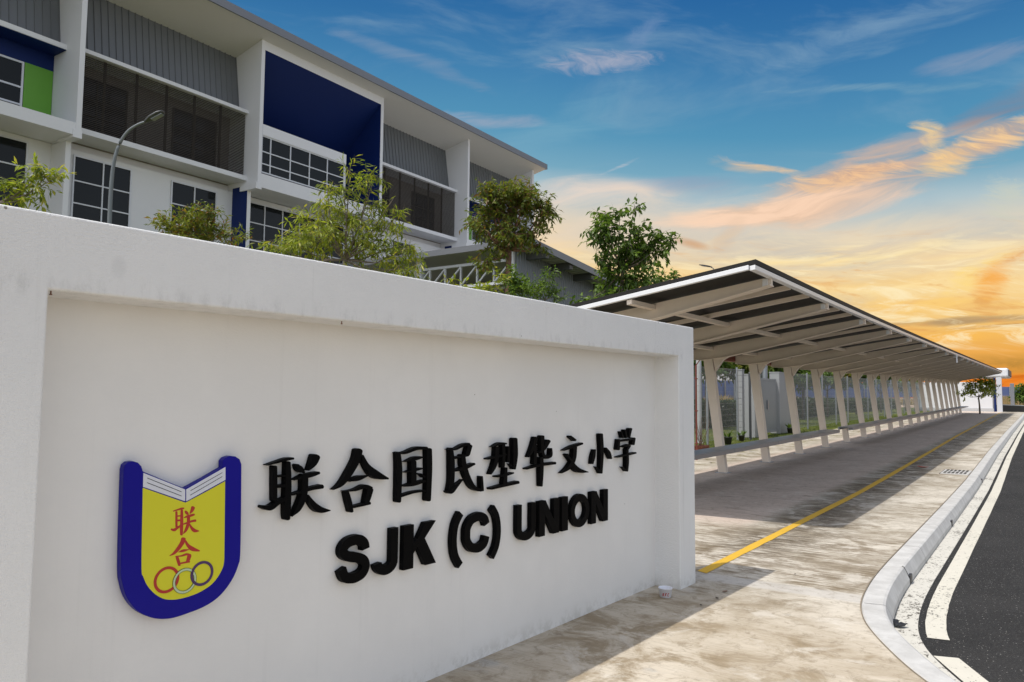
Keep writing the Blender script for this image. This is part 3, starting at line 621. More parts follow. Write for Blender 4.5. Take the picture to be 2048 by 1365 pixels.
for ch, x0, x1 in LAT:
    zz = (ZB+ZT)/2; yy = 600 - (x0-50)*0.235
    s0 = wpx(660+x0/3.531, 980+yy/3.531, QF)[0]; s1 = wpx(660+x1/3.531, 980+yy/3.531, QF)[0]
    w, parts = glyph(ch); b = MB()
    sx = (s1-s0)/w; h = ZT-ZB
    for i, pt in enumerate(parts):
        if pt[0] == 'r':
            # widths in units of cap height, x stretched
            n_ = [(s0+x*sx, ZB+y*h) for x, y in pt[1]]; ribbon(b, n_, pt[2]*h*0.98, Q0+0.0001*i, QF+0.0004*i, pt[3])
        else: prism(b, [(s0+x*sx, ZB+y*h) for x, y in pt[1]], Q0+0.0001*i, QF+0.0004*i)
    o = put_on_wall(b.build('capital_letter' if ch.isalpha() else 'round_bracket', M['black'], None, 0.002))
    if ch == 'N': lab = ['black capital letter N right after the U', 'black capital letter N, last of the lower row'][seenN]; seenN += 1
    else: lab = LBL[ch]
    tag(o, lab, 'letter', GR)
# emblem
def emblem():
    z1 = lambda x, y, q: wpx(200+x/3.592, 880+y/3.592, q)
    QE = -0.188
    root = thing('school_emblem', 'blue and yellow book shaped school emblem plaque left of the black writing', 'emblem', WA, WR)
    out = [(172,215),(180,182),(205,160),(240,154),(275,165),(300,192),(310,228),(460,290),(615,351),(750,278),(884,200),(884,152),(905,128),(940,116),(975,120),(1005,140),(1018,175),(1016,500),(1010,820),(996,900),(960,990),(900,1080),(830,1150),(740,1205),(640,1245),(550,1275),(480,1288),(400,1285),(320,1260),(250,1212),(192,1130),(162,1030),(153,950),(156,700),(165,400)]
    out = out[:17]+sm(out[17:], 4)
    b = MB(); prism(b, [z1(x, y, QE) for x, y in out], Q0, QE); b.build('blue_shield', M['eblue'], root, 0.003)
    q = QE+0.0012
    yel = [(308,345),(460,398),(614,452),(760,375),(899,298),(893,850),(885,910),(850,980),(800,1040),(720,1093),(640,1125),(560,1145),(500,1149),(450,1140),(392,1105),(342,1050),(312,985),(299,930),(302,640)]
    yel = yel[:5]+sm(yel[5:], 4)
    b = MB(); prism(b, [z1(x, y, q) for x, y in yel], QE-.002, q); b.build('yellow_field', M['eyellow'], root)
    for pg, lines in (([(312,238),(612,357),(612,442),(309,338)], [((340,275),(585,374)), ((338,308),(585,404))]), ([(620,357),(901,196),(901,288),(620,442)], [((650,366),(878,236)), ((648,398),(878,264))])):
        b = MB(); prism(b, [z1(x, y, q) for x, y in pg], QE-.002, q+.0002); o = b.build('book_page', M['ewhite'], root)
        c = MB()
        for a, e in lines: ribbon(c, [z1(*a, q), z1(*e, q)], 0.0021, q, q+.0010)
        c.build('printed_lines', M['black'], o)
    # two red characters, from the same strokes as the big ones
    for key, box in (('lian', (508, 476, 712, 692)), ('he', (496, 700, 718, 906))):
        (ox, oy, sc), st = CH[key]
        bx = {'lian': (115, 415, 980, 1265), 'he': (1000, 345, 1705, 1150)}[key]
        b = MB(); kx, ky = (box[2]-box[0])/(bx[2]-bx[0]), (box[3]-box[1])/(bx[3]-bx[1])
        sh = -0.0
        for i, s_ in enumerate(st):
            poly = [z1(box[0]+(x-bx[0])*kx, box[1]+(y-bx[1])*ky, q) for x, y in stroke_outline(s_, 16, 5)]
            prism(b, poly, QE-.001, q+.0006+0.00008*i)
        b.build('red_character', M['ered'], root)
    for i, (cx, cy, r, m_, rim) in enumerate(((478, 1006, 0.0468, M['ered'], 0.0112), (607, 1013, 0.0452, M['epale'], 0.0100), (732, 960, 0.0452, M['epurple'], 0.0108))):
        s, z = z1(cx, cy, q); b = MB(); ribbon(b, [(s+r*cos(2*pi*j/48), z+r*sin(2*pi*j/48)) for j in range(48)], rim, q-.001, q+.0016+0.0004*i, True)
        o = b.build('ring', m_, root)
        if m_ is M['epale']:
            c = MB()
            for rr in (r+rim/2, r-rim/2): ribbon(c, [(s+rr*cos(2*pi*j/48), z+rr*sin(2*pi*j/48)) for j in range(48)], 0.0011, q, q+.0028, True)
            c.build('ring_outline', M['leaf_hedge'], o)
emblem()
# ------------------------------------------------------------------ covered walkway
def rz(y): t = max(0.0, y-12); return 0.0118*t*t/(t+8)
SL = 0.1495
def roofz(x, y): return 3.204 - SL*(-2.75-x) + rz(y)
shelter = thing('covered_walkway', 'long white steel covered walkway with leaning columns along the kerb', 'walkway')
def build_shelter():
    XE, XB = -2.75, -6.32; Y0, Y1 = 8.73, 70.4
    ys = [Y0, 12, 14, 16, 18, 20, 23, 26, 30, 35, 42, 50, 60, Y1]
    def longbar(name, m_, x0, x1, dz0, dz1, bevel=0):                      # runs along the roof between two depths below its top
        b = MB(); vs = []
        for y in ys:
            for x, dz in ((x0, dz0), (x1, dz0), (x1, dz1), (x0, dz1)): vs.append((x, y, roofz(x, y)+dz))
        n = len(ys); fs = [(0, 1, 2, 3), tuple((n-1)*4+j for j in (3, 2, 1, 0))]
        for i in range(n-1):
            for j in range(4): fs.append((i*4+j, i*4+(j+1) % 4, (i+1)*4+(j+1) % 4, (i+1)*4+j))
        b.add(vs, fs); return b
    longbar('r', None, XB-.02, XE+.035, 0.0, -0.058).build('roof_sheet', M['roofdark'], shelter)
    b = longbar('f', None, XE-.035, XE+.03, -0.064, -0.122); b.build('eave_gutter', M['gutterw'], shelter, 0.004)
    longbar('f', None, XB-.05, XB+.035, -0.062, -0.235).build('rear_gutter', M['rust'], shelter)
    for yy in (Y0, Y1):
        e = MB(); e.hexa([(XB, yy-.03, roofz(XB, yy)-.122), (XE-.04, yy-.03, roofz(XE, yy)-.116), (XE-.04, yy+.03, roofz(XE, yy)-.116), (XB, yy+.03, roofz(XB, yy)-.122)],
                         [(XB, yy-.03, roofz(XB, yy)-.064), (XE-.04, yy-.03, roofz(XE, yy)-.061), (XE-.04, yy+.03, roofz(XE, yy)-.061), (XB, yy+.03, roofz(XB, yy)-.064)]).build('end_trim', M['gutterw'], shelter, 0.004)
    for x in (-4.35, -5.75): longbar('p', None, x-.035, x+.035, -0.128, -0.185).build('tie_rail', M['shelter'], shelter)
    for k_ in range(21):
        y = 9.5+3*k_; g = zg(y); hw = 0.035
        # tapered beam, deep over the column, slim at the eave
        prof = [(XE-.005, -.10, -.20), (-4.2, -.10, -.30), (-5.45, -.10, -.37), (-5.98, -.10, -.35), (XB+.04, -.10, -.28)]
        b = MB()
        for (x0, t0, b0), (x1, t1, b1) in zip(prof, prof[1:]):
            b.hexa([(x0, y-hw, roofz(x0, y)+b0), (x1, y-hw, roofz(x1, y)+b1), (x1, y+hw, roofz(x1, y)+b1), (x0, y+hw, roofz(x0, y)+b0)], [(x0, y-hw, roofz(x0, y)+t0), (x1, y-hw, roofz(x1, y)+t1), (x1, y+hw, roofz(x1, y)+t1), (x0, y+hw, roofz(x0, y)+t0)])
        for (x0, t0, b0), (x1, t1, b1) in zip(prof, prof[1:]):                # bottom flange plate
            b.hexa([(x0, y-.085, roofz(x0, y)+b0-.014), (x1, y-.085, roofz(x1, y)+b1-.014), (x1, y+.085, roofz(x1, y)+b1-.014), (x0, y+.085, roofz(x0, y)+b0-.014)], [(x0, y-.085, roofz(x0, y)+b0-.001), (x1, y-.085, roofz(x1, y)+b1-.001), (x1, y+.085, roofz(x1, y)+b1-.001), (x0, y+.085, roofz(x0, y)+b0-.001)])
        b.build('beam', M['shelter'], shelter)
        # leaning column, wider at the head, with a knee gusset towards the street
        ht = roofz(-5.8, y)-.352
        c = MB(); cw = 0.07
        c.hexa([(-5.645, y-cw, g), (-5.475, y-cw, g), (-5.475, y+cw, g), (-5.645, y+cw, g)], [(-5.95, y-cw, ht), (-5.745, y-cw, ht), (-5.745, y+cw, ht), (-5.95, y+cw, ht)])
        col_ = c.build('column', M['shelter'], shelter, 0.008)
        gs = MB(); zt = roofz(-5.4, y)-.352
        pts = [(-5.742, ht+.012), (-5.38, roofz(-5.38, y)-.372), (-5.53, zt-.10), (-5.69, zt-.33)]
        n = len(pts); gs.add([(x, y-.05, z) for x, z in pts]+[(x, y+.05, z) for x, z in pts], [tuple(range(n)), tuple(range(2*n-1, n-1, -1))]+[(i, i+n, (i+1) % n+n, (i+1) % n) for i in range(n)])
        gs.build('knee_gusset', M['shelter'], col_)
        pl = MB(); pl.box(-5.70, -5.42, y-.11, y+.11, g, g+.012); pl.build('base_plate', M['galv'], col_)
        br = MB(); br.box(XE-.11, XE-.045, y-.05, y+.05, roofz(XE, y)-.225, roofz(XE, y)-.125); br.build('gutter_bracket', M['gutterw'], shelter)
    # purlins across, under the sheet, four to a bay; the first hundred are parts
    k_ = 0; extra = MB()
    for i in range(21):
        for j in (1, 2):
            y = 9.5+3*i+j*1.0
            if y > Y1-.3: continue
            b = MB() if k_ < 90 else extra
            x0, x1 = XE-.05, XB+.07
            b.hexa([(x0, y-.03, roofz(x0, y)-.125), (x1, y-.03, roofz(x1, y)-.125), (x1, y+.03, roofz(x1, y)-.125), (x0, y+.03, roofz(x0, y)-.125)], [(x0, y-.03, roofz(x0, y)-.060), (x1, y-.03, roofz(x1, y)-.060), (x1, y+.03, roofz(x1, y)-.060), (x0, y+.03, roofz(x0, y)-.060)])
            b.build('purlin', M['shelter'], shelter); k_ += 1
    # rainwater drop at the eave
    d = MB(); y = 33.2; d.tube([(XE+.02, y, roofz(XE, y)-.08), (XE+.02, y, roofz(XE, y)-.42)], 0.03, 8); d.build('downspout', M['gutterw'], shelter)
build_shelter()
def bench(y0, y1, label):
    root = thing('bench', label, 'bench', (0, 0, 0), 0, 'grey benches along the walkway columns')
    ys = [y0]; 
    while ys[-1] < y1-3: ys.append(ys[-1]+3)
    ys.append(y1); zt = 0.56
    for a, b_ in zip(ys, ys[1:]):
        s = MB(); za, zb = zg(a)+zt, zg(b_)+zt
        s.hexa([(-5.56, a+.012, za-.012), (-5.10, a+.012, za-.012), (-5.10, b_-.012, zb-.012), (-5.56, b_-.012, zb-.012)], [(-5.56, a+.012, za), (-5.10, a+.012, za), (-5.10, b_-.012, zb), (-5.56, b_-.012, zb)])
        s.hexa([(-5.14, a+.012, za-.085), (-5.10, a+.012, za-.085), (-5.10, b_-.012, zb-.085), (-5.14, b_-.012, zb-.085)], [(-5.14, a+.012, za-.0125), (-5.10, a+.012, za-.0125), (-5.10, b_-.012, zb-.0125), (-5.14, b_-.012, zb-.0125)])
        s.hexa([(-5.56, a+.012, za-.085), (-5.52, a+.012, za-.085), (-5.52, b_-.012, zb-.085), (-5.56, b_-.012, zb-.085)], [(-5.56, a+.012, za-.0125), (-5.52, a+.012, za-.0125), (-5.52, b_-.012, zb-.0125), (-5.56, b_-.012, zb-.0125)])
        s.build('seat', M['galv'], root, 0.004)
    y = 9.5+3*math.ceil((y0-9.5)/3)
    while y < y1:
        s = MB(); z = zg(y)+zt
        s.hexa([(-5.50, y-.03, z-.16), (-5.16, y-.03, z-.10), (-5.16, y+.03, z-.10), (-5.50, y+.03, z-.16)], [(-5.50, y-.03, z-.014), (-5.16, y-.03, z-.014), (-5.16, y+.03, z-.014), (-5.50, y+.03, z-.014)])
        s.build('bracket', M['galv'], root); y += 3
bench(8.9, 24.3, 'grey steel bench fixed to the nearest walkway columns beside the sign wall')
bench(26.2, 70.6, 'grey steel bench running far down the walkway to its end')
# ------------------------------------------------------------------ school building
BB = R(2.1); B0 = V((-30, 13.3, 0))-13.3*V((-sin(BB), cos(BB), 0))
bld = thing('school_building', 'white multi storey school block with navy bays, louvred screens and a wide eave', 'building', B0, BB)
def window(b0, b1, z0, z1, q, cols, rows, parent=bld, depth=0.06, fr=0.06, fm='alu'):
    """cols / rows: fractions of the mullions and transoms"""
    f = MB(); xs = [0]+list(cols)+[1]; zs = [0]+list(rows)+[1]
    for i, u in enumerate(xs):
        y = b0+(b1-b0)*u; w = fr*(0.9 if 0 < i < len(xs)-1 else 1); y = min(max(y, b0+w/2), b1-w/2); f.box(q, q+depth, y-w/2, y+w/2, z0, z1)
    for i, u in enumerate(zs):
        z = z0+(z1-z0)*u; w = fr*(0.9 if 0 < i < len(zs)-1 else 1); z = min(max(z, z0+w/2), z1-w/2); f.box(q+.003, q+depth-.004, b0+.002, b1-.002, z-w/2, z+w/2)
    o = f.build('window', M[fm], parent)
    g = MB(); g.box(q-.06, q+.012, b0+.01, b1-.01, z0+.01, z1-.01); g.build('pane', M['glass'], o); return o
def building():
    S = [5.0, 13.3, 21.68, 30.0, 38.36, 46.65]; P = bld
    soff = lambda q: 18.68+0.23*(q-0.15)
    # roof: slab with sloping soffit and grey fascia
    y0, y1 = -6.0, 47.25
    r = MB(); r.hexa([(-14, y0, soff(-14)), (.72, y0, soff(.72)), (.72, y1, soff(.72)), (-14, y1, soff(-14))], [(-14, y0, soff(-14)+.3), (.72, y0, soff(.72)+.3), (.72, y1, soff(.72)+.3), (-14, y1, soff(-14)+.3)])
    roof = r.build('roof', M['soffit'], P)
    f = MB(); f.box(.722, .80, y0, y1+.06, soff(.72)-.02, soff(.72)+.36); f.box(-14, .80, y1+.003, y1+.06, soff(.72)-.02, soff(.72)+.355); f.build('fascia', M['fascia'], roof)
    # body behind the facade layers
    MB().box(-13.5, -1.86, y0+.5, 46.4, -0.3, 11.38).build('wall', M['bwhite'], P)
    for ya, yb, qf in ((y0+.5, S[2], -2.25), (S[2]+.002, S[3]-.002, -4.6), (S[3], 46.4, -2.25)): MB().box(-13.5, qf, ya, yb, 11.4, 17.9).build('upper_wall', M['bwhite'], P)
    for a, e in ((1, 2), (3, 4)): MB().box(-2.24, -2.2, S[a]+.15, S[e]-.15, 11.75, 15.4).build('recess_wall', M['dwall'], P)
    # fins
    for i, s in enumerate(S):
        n = MB(); n.box(-2.24, 0.0, s-.10, s+.10, 11.36, soff(-.05)+.02) if i != 5 else n.box(-2.24, 0.0, s-.25, s+.0, 8.0, soff(-.05)+.02)
        fin = n.build('fin', M['bwhite'], P)
        if i < 5:
            c = MB(); c.box(-1.2, .02, s-.19, s+.13, 11.30, 11.62); c.build('corbel', M['bwhite'], fin)
            l = MB(); l.box(-1.855, -.72, s-.10, s+.10, -.3, 11.33); lf = l.build('lower_pier', M['bwhite'], P)
            if i in (2, 4): 
                m = MB(); m.box(-1.85, -.735, s-.115, s-.102, -.3, 11.55); m.build('navy_face', M['navy'], lf)
    # louvred bays
    for a, e in ((1, 2), (3, 4)):
        s0, s1 = S[a]+.10, S[e]-.10
        t = MB(); t.box(-2.2, -.80, s0, s1-.003, 11.80, 12.02); t.build('lower_ledge', M['bwhite'], P)
        t = MB(); t.box(-2.2, -.86, s0, s1-.003, 15.13, 15.29); t.build('upper_ledge', M['bwhite'], P)
        lv = MB(); nsl = 40
        for i in range(nsl):
            z = 12.06+(15.10-12.06)*i/nsl
            lv.hexa([(-1.03, s0+.05, z), (-1.02, s0+.05, z+.004), (-1.02, s1-.05, z+.004), (-1.03, s1-.05, z)], [(-1.05, s0+.05, z+.042), (-1.04, s0+.05, z+.046), (-1.04, s1-.05, z+.046), (-1.05, s1-.05, z+.042)])
        scr = lv.build('louvre_screen', M['louvre'], P)
        ps = MB()
        for i in range(1, 6): y = s0+(s1-s0)*i/6; ps.box(-1.13, -1.07, y-.05, y+.05, 12.03, 15.12)
        ps.build('screen_post', M['louvre'], scr)
        for u0, u1 in ((.04, .36), (.62, .90)): window(s0+(s1-s0)*u0, s0+(s1-s0)*u1, 12.3, 14.7, -2.195, (.5,), (.33, .62), fm='louvre')
    # ribbed cladding above, leaning back
    for a, e in ((0, 1), (1, 2), (3, 4), (4, 5)):
        s0, s1 = S[a]+.10, S[e]-.10-(0.15 if e == 5 else 0); c = MB(); n = int((s1-s0)/0.30); st = (s1-s0)/n; zt = soff(-1.95)+.02; zb = 15.2
        pr = []
        for i in range(n): y = s0+st*i; pr += [(y, 0), (y+st*.78, 0), (y+st*.86, .045), (y+st*.94, .045)]
        pr.append((s1, 0))
        m_ = len(pr); c.add([(-1.55+d, y, zb) for y, d in pr]+[(-1.97+d, y, zt) for y, d in pr]+[(-1.72, y, zb) for y, d in pr], [(i, i+1, m_+i+1, m_+i) for i in range(m_-1)]+[(2*m_+i, 2*m_+i+1, i+1, i) for i in range(m_-1)])
        c.build('ribbed_cladding', M['clad'], P)
    # bays 0 and 4: navy ceiling under a ledge, window, green panel, white parapet
    for a, e in ((0, 1), (4, 5)):
        s0, s1 = S[a]+.10, S[e]-.10-(0.15 if e == 5 else 0)
        t = MB(); t.box(-2.2, -1.02, s0, s1-.003, 15.02, 15.22); led = t.build('upper_ledge', M['bwhite'], P)
        t = MB(); t.box(-2.2, -1.06, s0+.002, s1-.005, 14.995, 15.017); t.build('navy_soffit', M['navy'], led)
        t = MB(); t.box(-2.2, -1.99, s0+.002, s1-.005, 14.35, 14.993); t.build('navy_band', M['navy'], P)
        t = MB()
        if a == 0: t.box(-2.2, -1.98, s1-1.05, s1-.02, 11.9, 14.345)
        else: t.box(-2.2, -1.98, s0+1.0, s0+3.0, 11.9, 14.345)
        t.build('green_panel', M['green'], P)
        t = MB(); t.box(-2.2, -.03, s0, s1-.003, 11.40, 11.88); t.build('parapet', M['bwhite'], P)
        if a == 0: window(s0+.5, s1-1.07, 11.9, 14.34, -2.05, (.2, .4, .6, .8), (.30, .58), fr=.075)
        else:
            window(s0+.1, s0+.98, 11.9, 14.34, -2.05, (), (.30, .58)); window(s0+3.02, s1-.2, 11.9, 14.34, -2.05, (.25, .5, .75), (.30, .58))
    # bay 2: navy recess with a projecting white window box
    s0, s1 = S[2]+.10, S[3]-.10
    t = MB(); t.hexa([(-4.3, s0, 14.30), (-.03, s0, 18.2), (-.03, s1, 18.2), (-4.3, s1, 14.30)], [(-4.3, s0, 14.5), (-.20, s0, 18.22), (-.20, s1, 18.22), (-4.3, s1, 14.5)])
    t.box(-4.35, -4.29, s0, s1, 11.9, 14.5); t.box(-4.28, -.03, s1-.03, s1-.001, 11.9, 18.18); t.box(-4.28, -.03, s0+.001, s0+.03, 11.9, 18.18); t.box(-4.28, -2.2, s0, s1, 11.86, 11.9); t.build('navy_recess', M['navy'], P)
    t = MB(); t.box(-.20, -.012, s0-.05, s1+.05, 18.2, soff(-.1)+.03); t.build('lintel', M['bwhite'], P)
    t = MB(); t.box(-2.2, -.02, s0, s1-.003, 11.42, 12.10); t.build('parapet', M['bwhite'], P)
    e = 27.30; t = MB(); t.box(-2.15, -.03, s0+.03, e, 14.0, 14.53); t.box(-2.15, -.05, e-.06, e, 12.162, 13.998); t.build('window_box', M['bwhite'], P)
    z3 = lambda x, y: (440+x/5.056, 230+y/5.056)
    window(s0+.02, e-.065, 12.165, 13.998, -.13, (.100, .325, .552, .775), (.245, .57), fr=.06)
    # storey below, set back under the overhang
    for a in range(5):
        t = MB(); sa, sb = S[a]+.10, S[a+1]-.10
        t.box(-1.86, -1.78, sa, sb, 11.22, 11.33)
    qb = -1.855
    window(6.6, 12.35, 8.2, 11.2, qb, (.26, .52, .78), (.36, .66), fr=.06)
    window(14.05, 16.48, 7.9, 11.18, qb, (.5,), (.40, .68))
    window(18.33, 20.68, 7.9, 11.18, qb, (.5,), (.40, .68))
    window(22.35, 29.0, 7.9, 11.15, qb, (.17, .34, .51, .68, .85), (.40, .68))
    window(33.0, 35.2, 7.9, 11.1, qb, (.5,), (.40, .68)); window(39.2, 45.6, 7.9, 11.1, qb, (.25, .5, .75), (.40, .68))
building()
# ------------------------------------------------------------------ open hall with roof trusses
def hall():
    XE_, XW = -17.3, -18.4; X1 = -31.0; YF = 26.0
    px = lambda x, y, X: on_plane(x, y, (X, 0, 0), (1, 0, 0))
    A = px(1062, 478, XE_); B = px(1190, 541, XE_)
    sl = (B.z-A.z)/(B.y-A.y); YE = A.y+22
    rt = lambda y: A.z+sl*(y-A.y)
    P = thing('school_hall', 'low grey metal clad hall with white trusses and a sloping roof before the school block', 'building')
    r = MB(); y0 = A.y-.05
    n = 90; vs0 = []
    r.hexa([(X1, y0, rt(y0)-.12), (XE_, y0, rt(y0)-.12), (XE_, YE, rt(YE)-.12), (X1, YE, rt(YE)-.12)], [(X1, y0, rt(y0)), (XE_, y0, rt(y0)), (XE_, YE, rt(YE)), (X1, YE, rt(YE))])
    roof = r.build('roof', M['soffitmetal'], P)
    f = MB(); f.hexa([(XE_+.004, y0, rt(y0)-.26), (XE_+.06, y0, rt(y0)-.26), (XE_+.06, YE, rt(YE)-.26), (XE_+.004, YE, rt(YE)-.26)], [(XE_+.004, y0, rt(y0)+.04), (XE_+.06, y0, rt(y0)+.04), (XE_+.06, YE, rt(YE)+.04), (XE_+.004, YE, rt(YE)+.04)])
    f.box(X1, XE_+.06, y0-.06, y0-.004, rt(y0)-.22, rt(y0)+.045); f.build('fascia', M['fascia'], roof)
    rib = MB(); i = 0
    y = y0+.3
    while y < YE: rib.box(XW-.1, XE_-.02, y, y+.06, rt(y)-.165, rt(y)-.121); y += .33
    rib.build('soffit_ribs', M['soffitmetal'], roof)
    for i in range(5):
        y = y0+1.4+i*2.0; b = MB(); b.box(XW-.1, XE_-.05, y-.14, y+.14, rt(y)-.46, rt(y)-.17); b.build('outrigger', M['darksteel'], P)
    w = MB(); st = .2; y = YF+.1; pr = []
    while y < YE-.3: pr += [(y, 0), (y+st*.7, 0), (y+st*.78, .03), (y+st*.92, .03)]; y += st
    m_ = len(pr); w.add([(XW+d, yy, -.3) for yy, d in pr]+[(XW+d, yy, rt(yy)-.17) for yy, d in pr]+[(XW-.2, yy, -.3) for yy, d in pr]+[(XW-.2, yy, rt(yy)-.17) for yy, d in pr], [(i, i+1, m_+i+1, m_+i) for i in range(m_-1)]+[(2*m_+i, 2*m_+i+1, 3*m_+i+1, 3*m_+i) for i in range(m_-1)])
    w.build('cladding_wall', M['shedclad'], P)
    bk = MB(); bk.box(X1, XW-.3, YF+9, YF+9.2, -.3, rt(YF+9.2)-.3); bk.build('rear_wall', M['gapdark'], P)
    for yf in (YF+.15, YF+4.5):
        t = MB(); zt = rt(yf)-.62; zb = zt-.98; xa, xb = XW-.25, X1+.2
        t.bar((xa, yf, zt), (xb, yf, zt), .12, .12); t.bar((xa, yf, zb), (xb, yf, zb), .12, .12)
        nb = 13; dx = (xb-xa)/nb
        for i in range(nb+1):
            x = xa+dx*i; t.bar((x, yf, zb+.06), (x, yf, zt-.06), .08, .08, (0, 1, 0))
            if i < nb: t.bar((x+.03*0, yf, zt-.05), (x+dx, yf, zb+.05), .07, .07, (0, 1, 0))
        t.build('truss', M['alu'], P)
    for x in (XW-.2, -23.9, -29.5): c = MB(); c.box(x-.16, x+.16, YF-.02, YF+.30, -.3, rt(YF)-.15); c.build('column', M['alu'], P)
hall()
# ------------------------------------------------------------------ street lamps
def lamp(pts_px, D, head_px, label, r0=.058):
    P = [at_depth(x, y, D) for x, y in pts_px]
    base = V((P[0].x, P[0].y, -0.1)); root = thing('street_lamp', label, 'street lamp', base, 0, 'street lamps behind the sign wall')
    loc = [p-base for p in P]; path = [V((0, 0, 0))]+[V(p) for p in catmull([tuple(p) for p in loc], 5)]
    n = len(path); b = MB(); b.tube(path, [r0*(1-.5*i/(n-1)) if i else r0*1.25 for i in range(n)], 10); b.build('pole', M['lampgrey'], root, 0, True)
    a, e = at_depth(*head_px[0], D)-base, at_depth(*head_px[1], D)-base
    d = (e-a).normalized(); side = d.cross(V((0, 0, 1))).normalized(); up = side.cross(d); L = (e-a).length
    h = MB(); sec = [(0, .05, .05), (.15, .09, .075), (.35, .15, .085), (.75, .17, .07), (.93, .12, .045), (1.0, .05, .02)]
    rings = []
    for t, w, hh in sec: c = a+d*L*t; rings.append([c+side*w*cos(2*pi*j/12)+up*hh*sin(2*pi*j/12)*(1 if sin(2*pi*j/12) > 0 else .45) for j in range(12)])
    h.add([p for r_ in rings for p in r_], [(i*12+j, i*12+(j+1) % 12, (i+1)*12+(j+1) % 12, (i+1)*12+j) for i in range(5) for j in range(12)]+[tuple(range(12)), tuple(range(71, 59, -1))])
    hd = h.build('lamp_head', M['darksteel'], root, 0, True)
    g = MB(); c = a+d*L*.62-up*.052; g.hexa([c-d*.16-side*.09, c+d*.16-side*.08, c+d*.16+side*.08, c-d*.16+side*.09], [q+up*.02 for q in (c-d*.16-side*.09, c+d*.16-side*.08, c+d*.16+side*.08, c-d*.16+side*.09)]); g.build('lens', M['galv'], hd)
lamp([(219, 445), (222, 380), (227, 330), (237, 293), (254, 265), (275, 250), (294, 243)], 20, [(290, 245), (328, 224)], 'grey street lamp with curved arm standing before the school windows')
lamp([(1432, 700), (1432, 600), (1431, 560), (1428, 540), (1422, 535)], 60, [(1424, 535), (1398, 530)], 'street lamp head just showing above the walkway roof', .06)
# ------------------------------------------------------------------ trees and shrubs
def leafblob(b, rnd, C, rad, n, L, W, droop, twigs=None):
    """leaves along twigs that fan out from C; returns twig end points"""
    ends = []
    per = 11
    for t in range(max(1, n//per)):
        d = V((rnd.gauss(0, 1), rnd.gauss(0, 1), rnd.gauss(0.15, .8))).normalized()
        u = rnd.random()**.45
        p = C+V((d.x*rad[0]*u, d.y*rad[1]*u, d.z*rad[2]*u))
        td = (d+V((rnd.gauss(0, .5), rnd.gauss(0, .5), rnd.gauss(.25, .4)))).normalized(); tl = L*rnd.uniform(1.6, 3.0)
        ends.append((p, td, tl))
        for q in range(per):
            f = q/per; o = p+td*tl*(f-.3)+V((0, 0, -droop*.35*tl*f*f))
            sd = V((rnd.gauss(0, 1), rnd.gauss(0, 1), rnd.gauss(0, .6))); ld = (td*.55+sd.normalized()*.9+V((0, 0, -droop*rnd.uniform(.4, 1.2)))).normalized()
            w = ld.cross(V((rnd.gauss(0, .45), rnd.gauss(0, .45), 1))).normalized(); nn = w.cross(ld)
            l = L*rnd.uniform(.65, 1.2); ww = W*rnd.uniform(.75, 1.2)
            m = o+ld*l*.5-nn*l*.05; tip = o+ld*l-nn*l*.16
            b.add([o, m+w*ww*.5+nn*ww*.18, tip, m-w*ww*.5+nn*ww*.18, m], [(0, 4, 1), (4, 2, 1), (0, 3, 4), (4, 3, 2)])
    return ends
def tree(name, label, cat, group, D, base_px, clusters, leafm, barkm, L, W, dens, droop, seed, r0=.06, fork=None, zbase=None, dscale=1.0):
    rnd = random.Random(seed)
    base = at_depth(*base_px, D); base.z = -0.05 if zbase is None else zbase
    root = thing(name, label, cat, base, rnd.uniform(0, .01), group)
    root.rotation_euler = (0, 0, 0)
    lv, tw = MB(), MB()
    fk = (at_depth(*fork, D) if fork else at_depth(sum(c[0] for c in clusters)/len(clusters), max(c[1]+c[3]*.6 for c in clusters), D))-base
    low = V((fk.x*.25, fk.y*.25, fk.z*.5))
    tw.tube([V((0, 0, 0)), low, fk], [r0, r0*.85, r0*.62], 8)
    for cx, cy, rx, ry in clusters:
        dd = rnd.uniform(-.5, .5)*rx*D/FPX*1.2*dscale
        C = at_depth(cx, cy, D+dd)-base; s = D/FPX
        rad = V((rx*s, rx*s, ry*s))
        n = int(dens*rx*ry)
        mid = fk.lerp(C, .5)+V((rnd.gauss(0, .05), rnd.gauss(0, .05), -.12*(C-fk).length))
        tw.tube([fk, mid, C, C+(C-mid)*.12], [r0*.42, r0*.24, r0*.12, r0*.05], 6)
        for p, td, tl in leafblob(lv, rnd, C, rad, n, L, W, droop):
            if rnd.random() < .8: tw.tube([C.lerp(p, .3), p-td*tl*.3, p+td*tl*.5], [r0*.08, r0*.055, r0*.02], 4, False)
    tw.build('trunk', barkm, root, 0, True)
    lv.raw('crown', leafm, root)
    return root
GT = 'young trees behind the sign wall'
tree('small_tree', 'tip of a light green sapling peeking over the wall top at its high end', 'tree', GT, 10, (-30, 520), [(55,372,38,14),(95,352,28,10),(75,336,18,10),(118,352,14,5),(25,392,30,12),(60,395,14,10)], M['leaf_light'], M['bark'], .115, .034, .42, .55, 11, .03, (0, 405))
tree('garden_shrub', 'rounded shrub with orange tinged leaves in front of the twin windows', 'shrub', GT, 12, (405, 560), [(335,452,24,20),(400,450,42,32),(455,472,34,18),(418,425,18,18),(370,470,40,22),(330,440,8,6)], M['leaf_rust'], M['bark'], .10, .026, .75, .25, 12, .03)
tree('willowy_tree', 'large pale green tree with narrow drooping leaves in the middle', 'tree', GT, 14, (685, 640), [(672,478,100,52),(590,490,66,26),(765,502,56,46),(700,435,66,40),(688,382,22,26),(655,384,24,15),(700,340,14,18),(745,350,20,22),(742,378,28,10),(640,420,26,20),(785,442,30,24),(810,500,18,34),(545,492,26,12),(790,540,40,22),(630,450,60,26),(757,412,34,16),(782,405,6,8)], M['leaf_light'], M['bark'], .175, .034, .20, .75, 13, .055, (690, 520))
